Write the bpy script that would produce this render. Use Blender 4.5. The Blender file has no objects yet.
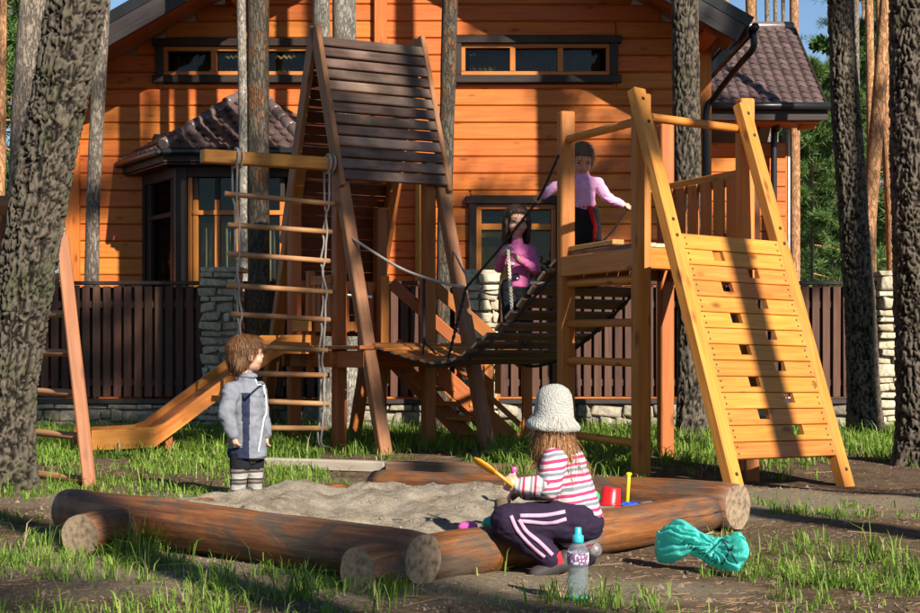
import bpy, bmesh, math, random
import numpy as np
from mathutils import Vector as V, Matrix as M, noise

random.seed(7)
rng = np.random.default_rng(7)
S = bpy.context.scene
C = S.collection

# ---------------------------------------------------------------- camera, sky, sun
FPX, HOR, CAMH = 1600.0, 350.0, 0.78          # focal length in photo pixels, horizon row, eye height
cam = bpy.data.objects.new('camera', bpy.data.cameras.new('camera'))
C.objects.link(cam)
cam.location = (0, 0, CAMH)
cam.rotation_euler = (math.pi / 2, 0, 0)
cam.data.sensor_width = 36
cam.data.lens = 36 * FPX / 920
cam.data.shift_y = (HOR - 306.5) / 920
cam.data.clip_end = 2000
S.camera = cam

LIGHT = V((-0.65, 1.0, -0.72)).normalized()     # direction the sunlight travels
SUN = -LIGHT
sun_el = math.asin(SUN.z)
sun_az = math.atan2(SUN.x, SUN.y)
world = bpy.data.worlds.new('World'); S.world = world
world.use_nodes = True
wn = world.node_tree
sky = wn.nodes.new('ShaderNodeTexSky'); sky.sky_type = 'NISHITA'; sky.sun_disc = False
sky.sun_elevation = sun_el; sky.sun_rotation = sun_az
sky.air_density = 1.0; sky.dust_density = 0.1; sky.ozone_density = 4.0
bg = wn.nodes['Background']; bg.inputs['Strength'].default_value = 0.06
wn.links.new(sky.outputs[0], bg.inputs[0])
sl = bpy.data.lights.new('sun', 'SUN'); sl.energy = 5.0; sl.angle = math.radians(0.55); sl.color = (1.0, 0.95, 0.86)
so = bpy.data.objects.new('sun', sl); C.objects.link(so)
so.rotation_euler = LIGHT.to_track_quat('-Z', 'Y').to_euler(); so.location = (8, -8, 20)
S.view_settings.view_transform = 'Standard'; S.view_settings.look = 'None'
S.view_settings.exposure = 1.0; S.view_settings.gamma = 1.0
S.render.engine = 'CYCLES'
S.cycles.use_denoising = True
S.cycles.max_bounces = 6; S.cycles.diffuse_bounces = 3; S.cycles.glossy_bounces = 3
S.cycles.transparent_max_bounces = 8; S.cycles.transmission_bounces = 4
S.cycles.caustics_reflective = False; S.cycles.caustics_refractive = False

# ---------------------------------------------------------------- helpers
def W(px, py, Y): return V(((px - 460) / FPX * Y, Y, CAMH + (HOR - py) / FPX * Y))
def GY(py): return CAMH * FPX / (py - HOR)
def G(px, py): Y = GY(py); return V(((px - 460) / FPX * Y, Y, 0.0))
WM = {}
def place(o, mw, parent=None):
    WM[o.name] = mw.copy()
    if parent is not None:
        o.parent = parent
        o.matrix_basis = WM[parent.name].inverted() @ mw
    else:
        o.matrix_basis = mw
def obj(name, me, mat=None, parent=None, mw=M.Identity(4)):
    o = bpy.data.objects.new(name, me); C.objects.link(o)
    if mat is not None and me is not None:
        ms = mat if isinstance(mat, (list, tuple)) else [mat]
        if len(me.materials) == 0:
            for m in ms: me.materials.append(m)
        elif me.materials[0] is not ms[0]:
            for k, m in enumerate(ms):
                o.material_slots[k].link = 'OBJECT'; o.material_slots[k].material = m
    place(o, mw, parent)
    return o
def tag(o, label, cat, group=None, kind=None):
    if label: o['label'] = label
    if cat: o['category'] = cat
    if group: o['group'] = group
    if kind: o['kind'] = kind
    return o
def thing(name, label, cat, loc, group=None):
    o = bpy.data.objects.new(name, None); C.objects.link(o); o.empty_display_size = .1
    place(o, M.Translation(V(loc))); return tag(o, label, cat, group)
def T(v): return M.Translation(V(v))
def mesh(verts, faces, smooth=False):
    me = bpy.data.meshes.new('m'); me.from_pydata([tuple(v) for v in verts], [], faces); me.update()
    if smooth: me.polygons.foreach_set('use_smooth', [True] * len(me.polygons))
    return me
_bc = {}
def boxmesh(L, w, t, bev=.005, ends=False):
    key = (round(L, 3), round(w, 3), round(t, 3), bev, ends)
    if key in _bc: return _bc[key]
    bm = bmesh.new(); bmesh.ops.create_cube(bm, size=1)
    bmesh.ops.scale(bm, vec=(L, w, t), verts=bm.verts)
    if bev > 0:
        bmesh.ops.bevel(bm, geom=list(bm.edges), offset=min(bev, w * .3, t * .3), segments=1, affect='EDGES', profile=.6)
    me = bpy.data.meshes.new('box'); bm.normal_update()
    for f in bm.faces: f.material_index = 1 if ends and abs(f.normal.x) > .9 else 0
    bm.to_mesh(me); bm.free(); _bc[key] = me
    return me
def frame(p0, p1, up):
    x = (p1 - p0).normalized(); z = V(up); z = z - x * z.dot(x)
    if z.length < 1e-4: z = V((0, 1, 0)) - x * x.y
    z.normalize(); y = z.cross(x)
    m = M((x, y, z)).transposed().to_4x4(); m.translation = (p0 + p1) / 2
    return m
def board(name, p0, p1, w, t, mat, par=None, up=(0, 0, 1), bev=.005, ends=None):
    p0, p1 = V(p0), V(p1)
    me = boxmesh((p1 - p0).length, w, t, bev, ends is not None)
    mats = [mat, ends] if ends is not None else [mat]
    if len(me.materials) == 0:
        return obj(name, me, mats, par, frame(p0, p1, up))
    o = bpy.data.objects.new(name, me); C.objects.link(o)
    for k, m in enumerate(mats):
        if me.materials[k] is not m:
            o.material_slots[k].link = 'OBJECT'; o.material_slots[k].material = m
    place(o, frame(p0, p1, up), par)
    return o
def lathe_mesh(prof, n=16, axis='z', cap=True, wob=0, seed=0):
    """profile [(r,h)...] about z (or x)"""
    vs, fs = [], []
    for (r, h) in prof:
        for k in range(n):
            a = 2 * math.pi * k / n
            rr = r * (1 + wob * noise.noise(V((math.cos(a) * 1.3 + seed, math.sin(a) * 1.3, h * 1.7)))) if wob else r
            p = (rr * math.cos(a), rr * math.sin(a), h)
            vs.append(p if axis == 'z' else (p[2], p[0], p[1]))
    for i in range(len(prof) - 1):
        for k in range(n):
            a, b = i * n + k, i * n + (k + 1) % n
            fs.append((a, b, b + n, a + n))
    if cap:
        fs.append(tuple(range(n - 1, -1, -1))); fs.append(tuple(range((len(prof) - 1) * n, len(prof) * n)))
    me = mesh(vs, fs)
    for p in me.polygons: p.use_smooth = len(p.vertices) == 4
    return me
def rod(name, p0, p1, r, mat, par=None, r2=None, n=12, up=(0, 0, 1), seg=2, wob=0):
    p0, p1 = V(p0), V(p1); L = (p1 - p0).length; r2 = r if r2 is None else r2
    prof = [(r * .85, -L / 2), (r, -L / 2 + r * .15)] + [(r + (r2 - r) * k / seg, -L / 2 + L * k / seg) for k in range(1, seg)] + [(r2, L / 2 - r2 * .15), (r2 * .85, L / 2)]
    return obj(name, lathe_mesh(prof, n, 'x', True, wob, random.random() * 50), mat, par, frame(p0, p1, up))
def tube(name, pts, r, mat, par=None, n=6, radii=None):
    pts = [V(p) for p in pts]; o0 = pts[0].copy(); vs, fs = [], []
    prev = None
    for i, p in enumerate(pts):
        d = (pts[min(i + 1, len(pts) - 1)] - pts[max(i - 1, 0)]).normalized()
        a = prev if prev is not None else (V((0, 0, 1)) if abs(d.z) < .9 else V((1, 0, 0)))
        a = (a - d * a.dot(d)).normalized(); b = d.cross(a); prev = a
        rr = radii[i] if radii else r
        for k in range(n):
            t = 2 * math.pi * k / n
            vs.append(p - o0 + (a * math.cos(t) + b * math.sin(t)) * rr)
    for i in range(len(pts) - 1):
        for k in range(n):
            q, w_ = i * n + k, i * n + (k + 1) % n
            fs.append((q, w_, w_ + n, q + n))
    fs.append(tuple(range(n - 1, -1, -1))); fs.append(tuple(range((len(pts) - 1) * n, len(pts) * n)))
    me = mesh(vs, fs, True)
    return obj(name, me, mat, par, T(o0))
def curve(ctrl, n):
    """Catmull-Rom through control points"""
    c = [V(p) for p in ctrl]; c = [c[0] * 2 - c[1]] + c + [c[-1] * 2 - c[-2]]; out = []
    m = len(c) - 3
    for i in range(n + 1):
        t = i / n * m; k = min(int(t), m - 1); u = t - k
        p0, p1, p2, p3 = c[k:k + 4]
        out.append(.5 * ((2 * p1) + (p2 - p0) * u + (2 * p0 - 5 * p1 + 4 * p2 - p3) * u * u + (3 * p1 - p0 - 3 * p2 + p3) * u ** 3))
    return out
def copy_obj(o, mw, parent=None):
    c = o.copy(); C.objects.link(c); c.parent = None
    place(c, mw, parent); return c

# ---------------------------------------------------------------- materials
def newmat(name):
    m = bpy.data.materials.new(name); m.use_nodes = True
    nt = m.node_tree; return m, nt, nt.nodes['Principled BSDF']
def N(nt, t, **kw):
    n = nt.nodes.new(t)
    for k, v in kw.items():
        if k.startswith('i_'): n.inputs[int(k[2:]) if k[2:].isdigit() else k[2:]].default_value = v
        else: setattr(n, k, v)
    return n
def ramp(nt, fac, stops):
    r = nt.nodes.new('ShaderNodeValToRGB'); e = r.color_ramp.elements
    while len(e) < len(stops): e.new(.5)
    for k, (p, c) in enumerate(stops):
        e[k].position = p; e[k].color = (*c, 1) if len(c) == 3 else c
    if fac is not None: nt.links.new(fac, r.inputs[0])
    return r
def mixc(nt, fac, a, b, mode='MIX'):
    n = nt.nodes.new('ShaderNodeMix'); n.data_type = 'RGBA'; n.blend_type = mode
    for s, v in ((n.inputs[0], fac), (n.inputs[6], a), (n.inputs[7], b)):
        if hasattr(v, 'is_linked'): nt.links.new(v, s)
        elif isinstance(v, (int, float)): s.default_value = v
        else: s.default_value = (*v, 1)
    return n.outputs[2]
def bump(nt, h, strength, dist, bs):
    b = N(nt, 'ShaderNodeBump'); b.inputs['Strength'].default_value = strength; b.inputs['Distance'].default_value = dist
    nt.links.new(h, b.inputs['Height']); nt.links.new(b.outputs[0], bs.inputs['Normal']); return b
def plain(name, c, rough=.6, vary=.12, scale=20, spec=.4, **kw):
    m, nt, b = newmat(name)
    tc = N(nt, 'ShaderNodeTexCoord'); no = N(nt, 'ShaderNodeTexNoise'); no.inputs['Scale'].default_value = scale; no.inputs['Detail'].default_value = 5
    nt.links.new(tc.outputs['Object'], no.inputs[0])
    r = ramp(nt, no.outputs[0], [(.3, [x * (1 - vary) for x in c]), (.7, [min(1, x * (1 + vary)) for x in c])])
    nt.links.new(r.outputs[0], b.inputs['Base Color']); b.inputs['Roughness'].default_value = rough
    b.inputs['Specular IOR Level'].default_value = spec
    for k, v in kw.items(): b.inputs[k.replace('_', ' ')].default_value = v
    bump(nt, no.outputs[0], .15, .005, b)
    return m
def wood(name, c1, c2, rough=.5, knots=.6, vary=.18, wear=None, wearamt=.5, gs=1.0, spec=.3, dirt=0.0):
    m, nt, b = newmat(name); L = nt.links
    tc = N(nt, 'ShaderNodeTexCoord'); oi = N(nt, 'ShaderNodeObjectInfo')
    mu = N(nt, 'ShaderNodeVectorMath', operation='SCALE'); cx = N(nt, 'ShaderNodeCombineXYZ', i_0=31.7, i_1=17.3, i_2=9.1)
    L.new(cx.outputs[0], mu.inputs[0]); L.new(oi.outputs['Random'], mu.inputs['Scale'])
    ad = N(nt, 'ShaderNodeVectorMath', operation='ADD'); L.new(tc.outputs['Object'], ad.inputs[0]); L.new(mu.outputs[0], ad.inputs[1])
    mp = N(nt, 'ShaderNodeMapping'); mp.inputs['Scale'].default_value = (1.3 * gs, 22 * gs, 22 * gs); L.new(ad.outputs[0], mp.inputs[0])
    g = N(nt, 'ShaderNodeTexNoise'); g.inputs['Scale'].default_value = 1.6; g.inputs['Detail'].default_value = 6; g.inputs['Distortion'].default_value = .7; g.inputs['Roughness'].default_value = .62
    L.new(mp.outputs[0], g.inputs[0])
    col = ramp(nt, g.outputs[0], [(.28, c1), (.5, [(a + d) / 2 for a, d in zip(c1, c2)]), (.72, c2)]).outputs[0]
    if knots:
        mk = N(nt, 'ShaderNodeMapping'); mk.inputs['Scale'].default_value = (3.2, 8, 8); L.new(ad.outputs[0], mk.inputs[0])
        vo = N(nt, 'ShaderNodeTexVoronoi'); vo.inputs['Scale'].default_value = 1.0; L.new(mk.outputs[0], vo.inputs[0])
        kr = ramp(nt, vo.outputs['Distance'], [(.07, (1, 1, 1)), (.21, (0, 0, 0))])
        kf = N(nt, 'ShaderNodeMath', operation='MULTIPLY', i_1=knots); L.new(kr.outputs[0], kf.inputs[0])
        col = mixc(nt, kf.outputs[0], col, [x * .22 for x in c1])
    bn = N(nt, 'ShaderNodeTexNoise'); bn.inputs['Scale'].default_value = 2.3; bn.inputs['Detail'].default_value = 4; L.new(ad.outputs[0], bn.inputs[0])
    if wear:
        wr = ramp(nt, bn.outputs[0], [(.48, (0, 0, 0)), (.66, (wearamt,) * 3)])
        col = mixc(nt, wr.outputs[0], col, wear)
    hs = N(nt, 'ShaderNodeHueSaturation')
    mr = N(nt, 'ShaderNodeMapRange'); mr.inputs['To Min'].default_value = 1 - vary; mr.inputs['To Max'].default_value = 1 + vary
    L.new(oi.outputs['Random'], mr.inputs[0]); L.new(mr.outputs[0], hs.inputs['Value']); L.new(col, hs.inputs['Color'])
    mh = N(nt, 'ShaderNodeMapRange'); mh.inputs['To Min'].default_value = .492; mh.inputs['To Max'].default_value = .508
    sc = N(nt, 'ShaderNodeMath', operation='FRACT'); m7 = N(nt, 'ShaderNodeMath', operation='MULTIPLY', i_1=7.3); L.new(oi.outputs['Random'], m7.inputs[0]); L.new(m7.outputs[0], sc.inputs[0])
    L.new(sc.outputs[0], mh.inputs[0]); L.new(mh.outputs[0], hs.inputs['Hue'])
    L.new(hs.outputs[0], b.inputs['Base Color'])
    rr = ramp(nt, bn.outputs[0], [(.3, (rough - .1,) * 3), (.7, (rough + .15,) * 3)]); L.new(rr.outputs[0], b.inputs['Roughness'])
    b.inputs['Specular IOR Level'].default_value = spec
    bump(nt, g.outputs[0], .35, .004, b)
    return m
def bark(name, crack, plate, plate2, moss=None, attr=False, sx=16.0, sz=5.0):
    m, nt, b = newmat(name); L = nt.links
    tc = N(nt, 'ShaderNodeTexCoord'); 
    nw = N(nt, 'ShaderNodeTexNoise'); nw.inputs['Scale'].default_value = 5; nw.inputs['Detail'].default_value = 4; L.new(tc.outputs['Object'], nw.inputs[0])
    fine = N(nt, 'ShaderNodeTexNoise'); fine.inputs['Scale'].default_value = 60; fine.inputs['Detail'].default_value = 7; fine.inputs['Roughness'].default_value = .7
    mpf = N(nt, 'ShaderNodeMapping'); mpf.inputs['Scale'].default_value = (1, 1, .55); L.new(tc.outputs['Object'], mpf.inputs[0]); L.new(mpf.outputs[0], fine.inputs[0])
    if attr:
        at = N(nt, 'ShaderNodeAttribute', attribute_name='crack'); ck = at.outputs['Fac']
    else:
        mp = N(nt, 'ShaderNodeMapping'); mp.inputs['Scale'].default_value = (sx, sx, sz); L.new(tc.outputs['Object'], mp.inputs[0])
        vo = N(nt, 'ShaderNodeTexNoise'); vo.inputs['Scale'].default_value = 1; vo.inputs['Detail'].default_value = 5; vo.inputs['Roughness'].default_value = .6; vo.inputs['Distortion'].default_value = .15; L.new(mp.outputs[0], vo.inputs[0])
        sb = N(nt, 'ShaderNodeMath', operation='SUBTRACT', i_1=.5); L.new(vo.outputs[0], sb.inputs[0]); ab_ = N(nt, 'ShaderNodeMath', operation='ABSOLUTE'); L.new(sb.outputs[0], ab_.inputs[0])
        ck = ramp(nt, ab_.outputs[0], [(.0, (.30, .30, .30)), (.07, (1, 1, 1))]).outputs[0]
    pl = ramp(nt, fine.outputs[0], [(.3, plate), (.68, plate2)]).outputs[0]
    if moss:
        mm = ramp(nt, nw.outputs[0], [(.5, (0, 0, 0)), (.66, (.8, .8, .8))])
        pl = mixc(nt, mm.outputs[0], pl, moss)
    col = mixc(nt, ck, crack, pl)
    L.new(col, b.inputs['Base Color']); b.inputs['Roughness'].default_value = .9; b.inputs['Specular IOR Level'].default_value = .15
    h = N(nt, 'ShaderNodeMath', operation='MULTIPLY_ADD', i_1=.5); L.new(fine.outputs[0], h.inputs[0]); L.new(ck, h.inputs[2])
    bump(nt, h.outputs[0], .8, .02 if not attr else .008, b)
    return m

m_house = wood('house_siding_wood', (.39, .090, .012), (.575, .168, .028), rough=.5, knots=.6, vary=.07, gs=.9)
m_trim = wood('dark_trim_wood', (.018, .010, .007), (.035, .020, .014), rough=.5, knots=0, vary=.1)
m_winframe = wood('orange_window_frame', (.40, .12, .02), (.52, .18, .035), rough=.4, knots=0)
m_gold = wood('golden_pine', (.38, .118, .015), (.58, .225, .040), rough=.5, knots=.75, vary=.14)
m_gold_end = plain('golden_pine_end', (.55, .29, .085), .7, .2, 60)
m_rust = wood('red_brown_stained_pine', (.26, .075, .014), (.42, .14, .03), rough=.55, knots=.6, vary=.2)
m_leg = wood('weathered_brown_pine', (.19, .072, .026), (.33, .14, .055), rough=.6, knots=.6, vary=.12, wear=(.26, .14, .075), wearamt=.4)
m_red = wood('dark_red_planks', (.095, .022, .007), (.16, .04, .012), rough=.55, knots=.4)
m_roofp = wood('weathered_roof_plank', (.065, .034, .023), (.15, .088, .062), rough=.5, knots=.5, vary=.3, wear=(.30, .19, .13), wearamt=.65)
m_bridge = wood('dark_bridge_plank', (.11, .055, .032), (.22, .125, .075), rough=.6, knots=.5, vary=.25)
m_bridge_end = plain('bridge_plank_end_grain', (.50, .36, .22), .7, .2, 60)
m_fence = wood('brown_fence_stain', (.055, .022, .013), (.115, .050, .030), rough=.6, knots=.3, vary=.25, gs=.8)
m_fencecap = plain('dark_fence_cap', (.035, .022, .018), .5, .2, 30)
def log_material():
    m, nt, b = newmat('weathered_varnished_log'); L = nt.links
    tc = N(nt, 'ShaderNodeTexCoord'); oi = N(nt, 'ShaderNodeObjectInfo')
    mu = N(nt, 'ShaderNodeVectorMath', operation='SCALE'); cx = N(nt, 'ShaderNodeCombineXYZ', i_0=13.7, i_1=7.3, i_2=3.1); L.new(cx.outputs[0], mu.inputs[0]); L.new(oi.outputs['Random'], mu.inputs['Scale'])
    ad = N(nt, 'ShaderNodeVectorMath', operation='ADD'); L.new(tc.outputs['Object'], ad.inputs[0]); L.new(mu.outputs[0], ad.inputs[1])
    def nz(sc, k=1, det=6, ro=.65, di=0):
        mp = N(nt, 'ShaderNodeMapping'); mp.inputs['Scale'].default_value = sc; L.new(ad.outputs[0], mp.inputs[0])
        n = N(nt, 'ShaderNodeTexNoise'); n.inputs['Scale'].default_value = k; n.inputs['Detail'].default_value = det; n.inputs['Roughness'].default_value = ro; n.inputs['Distortion'].default_value = di; L.new(mp.outputs[0], n.inputs[0]); return n.outputs[0]
    grain = nz((2.5, 38, 38), 1, 7, .7, .5); patch = nz((2.2, 5, 5), 1, 6, .7, 1.0); scuff = nz((9, 30, 30), 1, 7, .75); cr = nz((1.1, 60, 60), 1, 3, .5)
    varn = ramp(nt, grain, [(.30, (.060, .019, .006)), (.5, (.19, .064, .016)), (.70, (.34, .13, .034))]).outputs[0]
    grey = ramp(nt, grain, [(.3, (.040, .023, .013)), (.7, (.125, .080, .050))]).outputs[0]
    col = mixc(nt, ramp(nt, patch, [(.45, (0, 0, 0)), (.60, (1, 1, 1))]).outputs[0], varn, grey)
    col = mixc(nt, ramp(nt, scuff, [(.66, (0, 0, 0)), (.78, (.8, .8, .8))]).outputs[0], col, (.36, .26, .18))
    col = mixc(nt, ramp(nt, cr, [(.26, (1, 1, 1)), (.34, (0, 0, 0))]).outputs[0], col, (.012, .008, .006))
    L.new(col, b.inputs['Base Color']); L.new(ramp(nt, patch, [(.35, (.38,) * 3), (.6, (.75,) * 3)]).outputs[0], b.inputs['Roughness']); b.inputs['Specular IOR Level'].default_value = .45
    h = N(nt, 'ShaderNodeMath', operation='MULTIPLY_ADD', i_1=.7); L.new(scuff, h.inputs[0]); L.new(grain, h.inputs[2]); bump(nt, h.outputs[0], .6, .008, b); return m
m_log = log_material()
m_ground_beam = wood('sunlit_ground_timber', (.28, .22, .16), (.45, .38, .29), rough=.8, knots=.3)  # pale tone stands for sunlight on the ground timber
m_rung = wood('turned_rung', (.30, .13, .05), (.44, .23, .10), rough=.5, knots=0, vary=.15)
m_rope = plain('grey_rope', (.33, .28, .24), .9, .3, 150)
m_ropedark = plain('dark_rope', (.03, .026, .024), .8, .3, 150)
m_black = plain('black_metal', (.012, .012, .013), .35, .1, 20)
m_steel = plain('galvanised_steel', (.4, .4, .42), .35, .1, 20, Metallic=.9)
m_curtain = plain('pale_curtain', (.42, .42, .36), .9, .1, 10)
m_curtain2 = plain('ochre_blind', (.20, .145, .05), .9, .15, 6)
m_dark = plain('dark_interior', (.01, .009, .008), .9, .1, 5)
m_tile = wood('brown_roof_tile', (.075, .045, .04), (.13, .085, .075), rough=.38, knots=0, vary=.25, gs=.5, spec=.5)
m_mortar = plain('grey_mortar', (.22, .20, .17), .95, .25, 40)

def stone_mat(name, a, b_, ca):
    m, nt, b = newmat(name); L = nt.links
    tc = N(nt, 'ShaderNodeTexCoord'); oi = N(nt, 'ShaderNodeObjectInfo')
    n1 = N(nt, 'ShaderNodeTexNoise'); n1.inputs['Scale'].default_value = 22; n1.inputs['Detail'].default_value = 8; L.new(tc.outputs['Object'], n1.inputs[0])
    base = ramp(nt, oi.outputs['Random'], [(0, a), (.5, b_), (1, ca)])
    sh = ramp(nt, n1.outputs[0], [(.3, (.55, .55, .55)), (.7, (1.2, 1.2, 1.2))])
    L.new(mixc(nt, 1.0, base.outputs[0], sh.outputs[0], 'MULTIPLY'), b.inputs['Base Color'])
    b.inputs['Roughness'].default_value = .9; b.inputs['Specular IOR Level'].default_value = .2
    bump(nt, n1.outputs[0], .6, .015, b); return m
m_stone = stone_mat('pale_wall_stone', (.55, .46, .31), (.38, .31, .21), (.62, .54, .39))
m_stone2 = stone_mat('grey_base_stone', (.30, .25, .18), (.18, .15, .11), (.38, .32, .23))

def glass_mat(name, tint=(.75, .8, .8), clear=.75, gloss=.06, film=0):
    m, nt, b = newmat(name); L = nt.links
    nt.nodes.remove(b); out = nt.nodes['Material Output']
    tr = N(nt, 'ShaderNodeBsdfTransparent'); tr.inputs[0].default_value = (*[t * clear for t in tint], 1)
    gl = N(nt, 'ShaderNodeBsdfGlossy'); gl.inputs['Roughness'].default_value = .02
    fr = N(nt, 'ShaderNodeLayerWeight'); fr.inputs['Blend'].default_value = .25; mx = N(nt, 'ShaderNodeMixShader')
    tc = N(nt, 'ShaderNodeTexCoord'); nn = N(nt, 'ShaderNodeTexNoise'); nn.inputs['Scale'].default_value = 2.5; L.new(tc.outputs['Object'], nn.inputs[0])
    bu = N(nt, 'ShaderNodeBump'); bu.inputs['Strength'].default_value = .12; bu.inputs['Distance'].default_value = .05; L.new(nn.outputs[0], bu.inputs['Height']); L.new(bu.outputs[0], gl.inputs['Normal'])
    ad = ramp(nt, fr.outputs['Facing'], [(0, (gloss,) * 3), (.6, (gloss * 1.6,) * 3), (1, (.7,) * 3)])
    L.new(ad.outputs[0], mx.inputs[0]); L.new(tr.outputs[0], mx.inputs[1]); L.new(gl.outputs[0], mx.inputs[2]); L.new(mx.outputs[0], out.inputs[0])
    if film:
        df = N(nt, 'ShaderNodeBsdfDiffuse'); df.inputs[0].default_value = (.75, .82, .84, 1); m2 = N(nt, 'ShaderNodeMixShader', i_0=film); L.new(mx.outputs[0], m2.inputs[1]); L.new(df.outputs[0], m2.inputs[2]); L.new(m2.outputs[0], out.inputs[0])
    return m
m_glass = glass_mat('window_glass', (.85, .85, .75), .8, .02)

# ground --------------------------------------------------------------
def bare(x, y):
    return 0
def gz(x, y):
    if y > 15.2 or abs(x) > 12: 
        f = 0 if (y > 17 or abs(x) > 14) else .4
    else: f = 1
    if f == 0: return 0.0
    z = .028 * noise.noise(V((x * .55, y * .55, 3.1))) + .014 * noise.noise(V((x * 2.3, y * 2.3, 7.7))) + .006 * noise.noise(V((x * 7, y * 7, 1.2)))
    d = math.hypot(x - 2.37, y - 9.75); z -= .05 * math.exp(-d * d / .5)
    return z * f
# ================================================================ GROUND
def ground_material():
    m, nt, b = newmat('forest_floor'); L = nt.links
    tc = N(nt, 'ShaderNodeTexCoord')
    def nz(scale, det=6, rough=.6, dist=0):
        n = N(nt, 'ShaderNodeTexNoise'); n.inputs['Scale'].default_value = scale; n.inputs['Detail'].default_value = det; n.inputs['Roughness'].default_value = rough; n.inputs['Distortion'].default_value = dist
        L.new(tc.outputs['Object'], n.inputs[0]); return n.outputs[0]
    big = nz(.75, 5, .6, .4); mid = nz(5, 6, .65); fine = nz(60, 8, .75); grit = nz(230, 3, .6)
    soil = ramp(nt, fine, [(.3, (.085, .052, .031)), (.55, (.24, .16, .10)), (.75, (.38, .27, .175))]).outputs[0]
    sand = ramp(nt, fine, [(.3, (.24, .18, .115)), (.7, (.46, .37, .25))]).outputs[0]
    need = ramp(nt, grit, [(.35, (.055, .026, .012)), (.65, (.20, .105, .05))]).outputs[0]
    # pale sandy soil around the sandbox and along the path in front of it
    sp = N(nt, 'ShaderNodeSeparateXYZ'); L.new(tc.outputs['Object'], sp.inputs[0])
    def blob(cx, cy, rx, ry):
        a = N(nt, 'ShaderNodeMath', operation='SUBTRACT', i_1=cx); L.new(sp.outputs[0], a.inputs[0])
        a2 = N(nt, 'ShaderNodeMath', operation='DIVIDE', i_1=rx); L.new(a.outputs[0], a2.inputs[0])
        c = N(nt, 'ShaderNodeMath', operation='SUBTRACT', i_1=cy); L.new(sp.outputs[1], c.inputs[0])
        c2 = N(nt, 'ShaderNodeMath', operation='DIVIDE', i_1=ry); L.new(c.outputs[0], c2.inputs[0])
        p = N(nt, 'ShaderNodeMath', operation='POWER', i_1=2.0); L.new(a2.outputs[0], p.inputs[0])
        q = N(nt, 'ShaderNodeMath', operation='POWER', i_1=2.0); L.new(c2.outputs[0], q.inputs[0])
        s = N(nt, 'ShaderNodeMath', operation='ADD'); L.new(p.outputs[0], s.inputs[0]); L.new(q.outputs[0], s.inputs[1])
        e = N(nt, 'ShaderNodeMath', operation='MULTIPLY', i_1=-1.0); L.new(s.outputs[0], e.inputs[0])
        x = N(nt, 'ShaderNodeMath', operation='EXPONENT'); L.new(e.outputs[0], x.inputs[0]); return x.outputs[0]
    tot = None
    for bl in ((-1.0, 5.9, 1.5, .75), (-.5, 8.4, 1.8, 1.0), (1.7, 8.3, 1.3, .8), (.3, 5.2, .7, .35)):
        v = blob(*bl)
        if tot is None: tot = v
        else:
            s = N(nt, 'ShaderNodeMath', operation='ADD'); L.new(tot, s.inputs[0]); L.new(v, s.inputs[1]); tot = s.outputs[0]
    h = N(nt, 'ShaderNodeMath', operation='MULTIPLY_ADD', i_1=.55); L.new(tot, h.inputs[0]); L.new(big, h.inputs[2])
    sm = ramp(nt, h.outputs[0], [(.62, (0, 0, 0)), (.86, (1, 1, 1))]).outputs[0]
    nm = ramp(nt, mid, [(.46, (0, 0, 0)), (.62, (.75, .75, .75))]).outputs[0]
    col = mixc(nt, nm, soil, need); col = mixc(nt, sm, col, sand)
    L.new(col, b.inputs['Base Color']); b.inputs['Roughness'].default_value = .95; b.inputs['Specular IOR Level'].default_value = .1
    hh = N(nt, 'ShaderNodeMath', operation='ADD'); L.new(fine, hh.inputs[0]); L.new(mid, hh.inputs[1])
    h3 = N(nt, 'ShaderNodeMath', operation='MULTIPLY_ADD', i_1=.6); L.new(grit, h3.inputs[0]); L.new(hh.outputs[0], h3.inputs[2])
    bump(nt, h3.outputs[0], 1.0, .05, b); return m
m_ground = ground_material()
def axis(lo, hi, step, far):
    a = list(np.arange(lo, hi + 1e-6, step)); s = step; l, r = [], []
    p = lo
    while p > -far: s *= 1.45; p -= s; l.append(p)
    s = step; p = a[-1]
    while p < far: s *= 1.45; p += s; r.append(p)
    return l[::-1] + a + r
xs = axis(-5, 5, .055, 400); ys = axis(4.2, 16, .06, 400)
gv = [(x, y, gz(x, y)) for y in ys for x in xs]
nx = len(xs)
gf = [(j * nx + i, j * nx + i + 1, (j + 1) * nx + i + 1, (j + 1) * nx + i) for j in range(len(ys) - 1) for i in range(nx - 1)]
o = obj('ground', mesh(gv, gf, True), m_ground); tag(o, 'brown sandy forest floor strewn with needles', None, kind='structure'); o['label'] = 'brown sandy forest floor strewn with needles'

# ================================================================ WOODEN HOUSE
YW = 18.0; sW = FPX / YW
house = thing('wooden_house', 'large orange timber house with horizontal siding and dark window trim', 'house', (-.8, YW, 0))
YR = 16.9
rl, rr_ = W(111, 24, YR), W(742, 25, YR)
slope = .57
xa = (rl.x + rr_.x) / 2; za = rl.z + slope * (rr_.x - rl.x) / 2
def roofz(x): return za - slope * abs(x - xa)
XL, XR = W(74, 0, YW).x, W(703, 0, YW).x
wall = obj('wall', boxmesh(XR - XL - .1, .1, 3.6, 0), m_dark, house, T(((XL + XR) / 2, YW + .62, 1.85)))
def rectpx(x0, y0, x1, y1, Y=YW):
    a, c = W(x0, y0, Y), W(x1, y1, Y); return (a.x, c.x, c.z, a.z)   # X0,X1,Z0,Z1
wins = [rectpx(158, 40, 318, 84), rectpx(455, 37, 616, 84), rectpx(470, 197, 562, 345)]
PITCH = .19
def siding(x0, x1, z0, z1):
    if x1 - x0 < .02 or z1 - z0 < .015: return
    board('siding_board', (x0, YW, (z0 + z1) / 2), (x1, YW, (z0 + z1) / 2), z1 - z0 - .004, .07, m_house, wall, up=(0, -1, 0), bev=.015)
trims = [W(381, 0, YW).x]
z = .1
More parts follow.
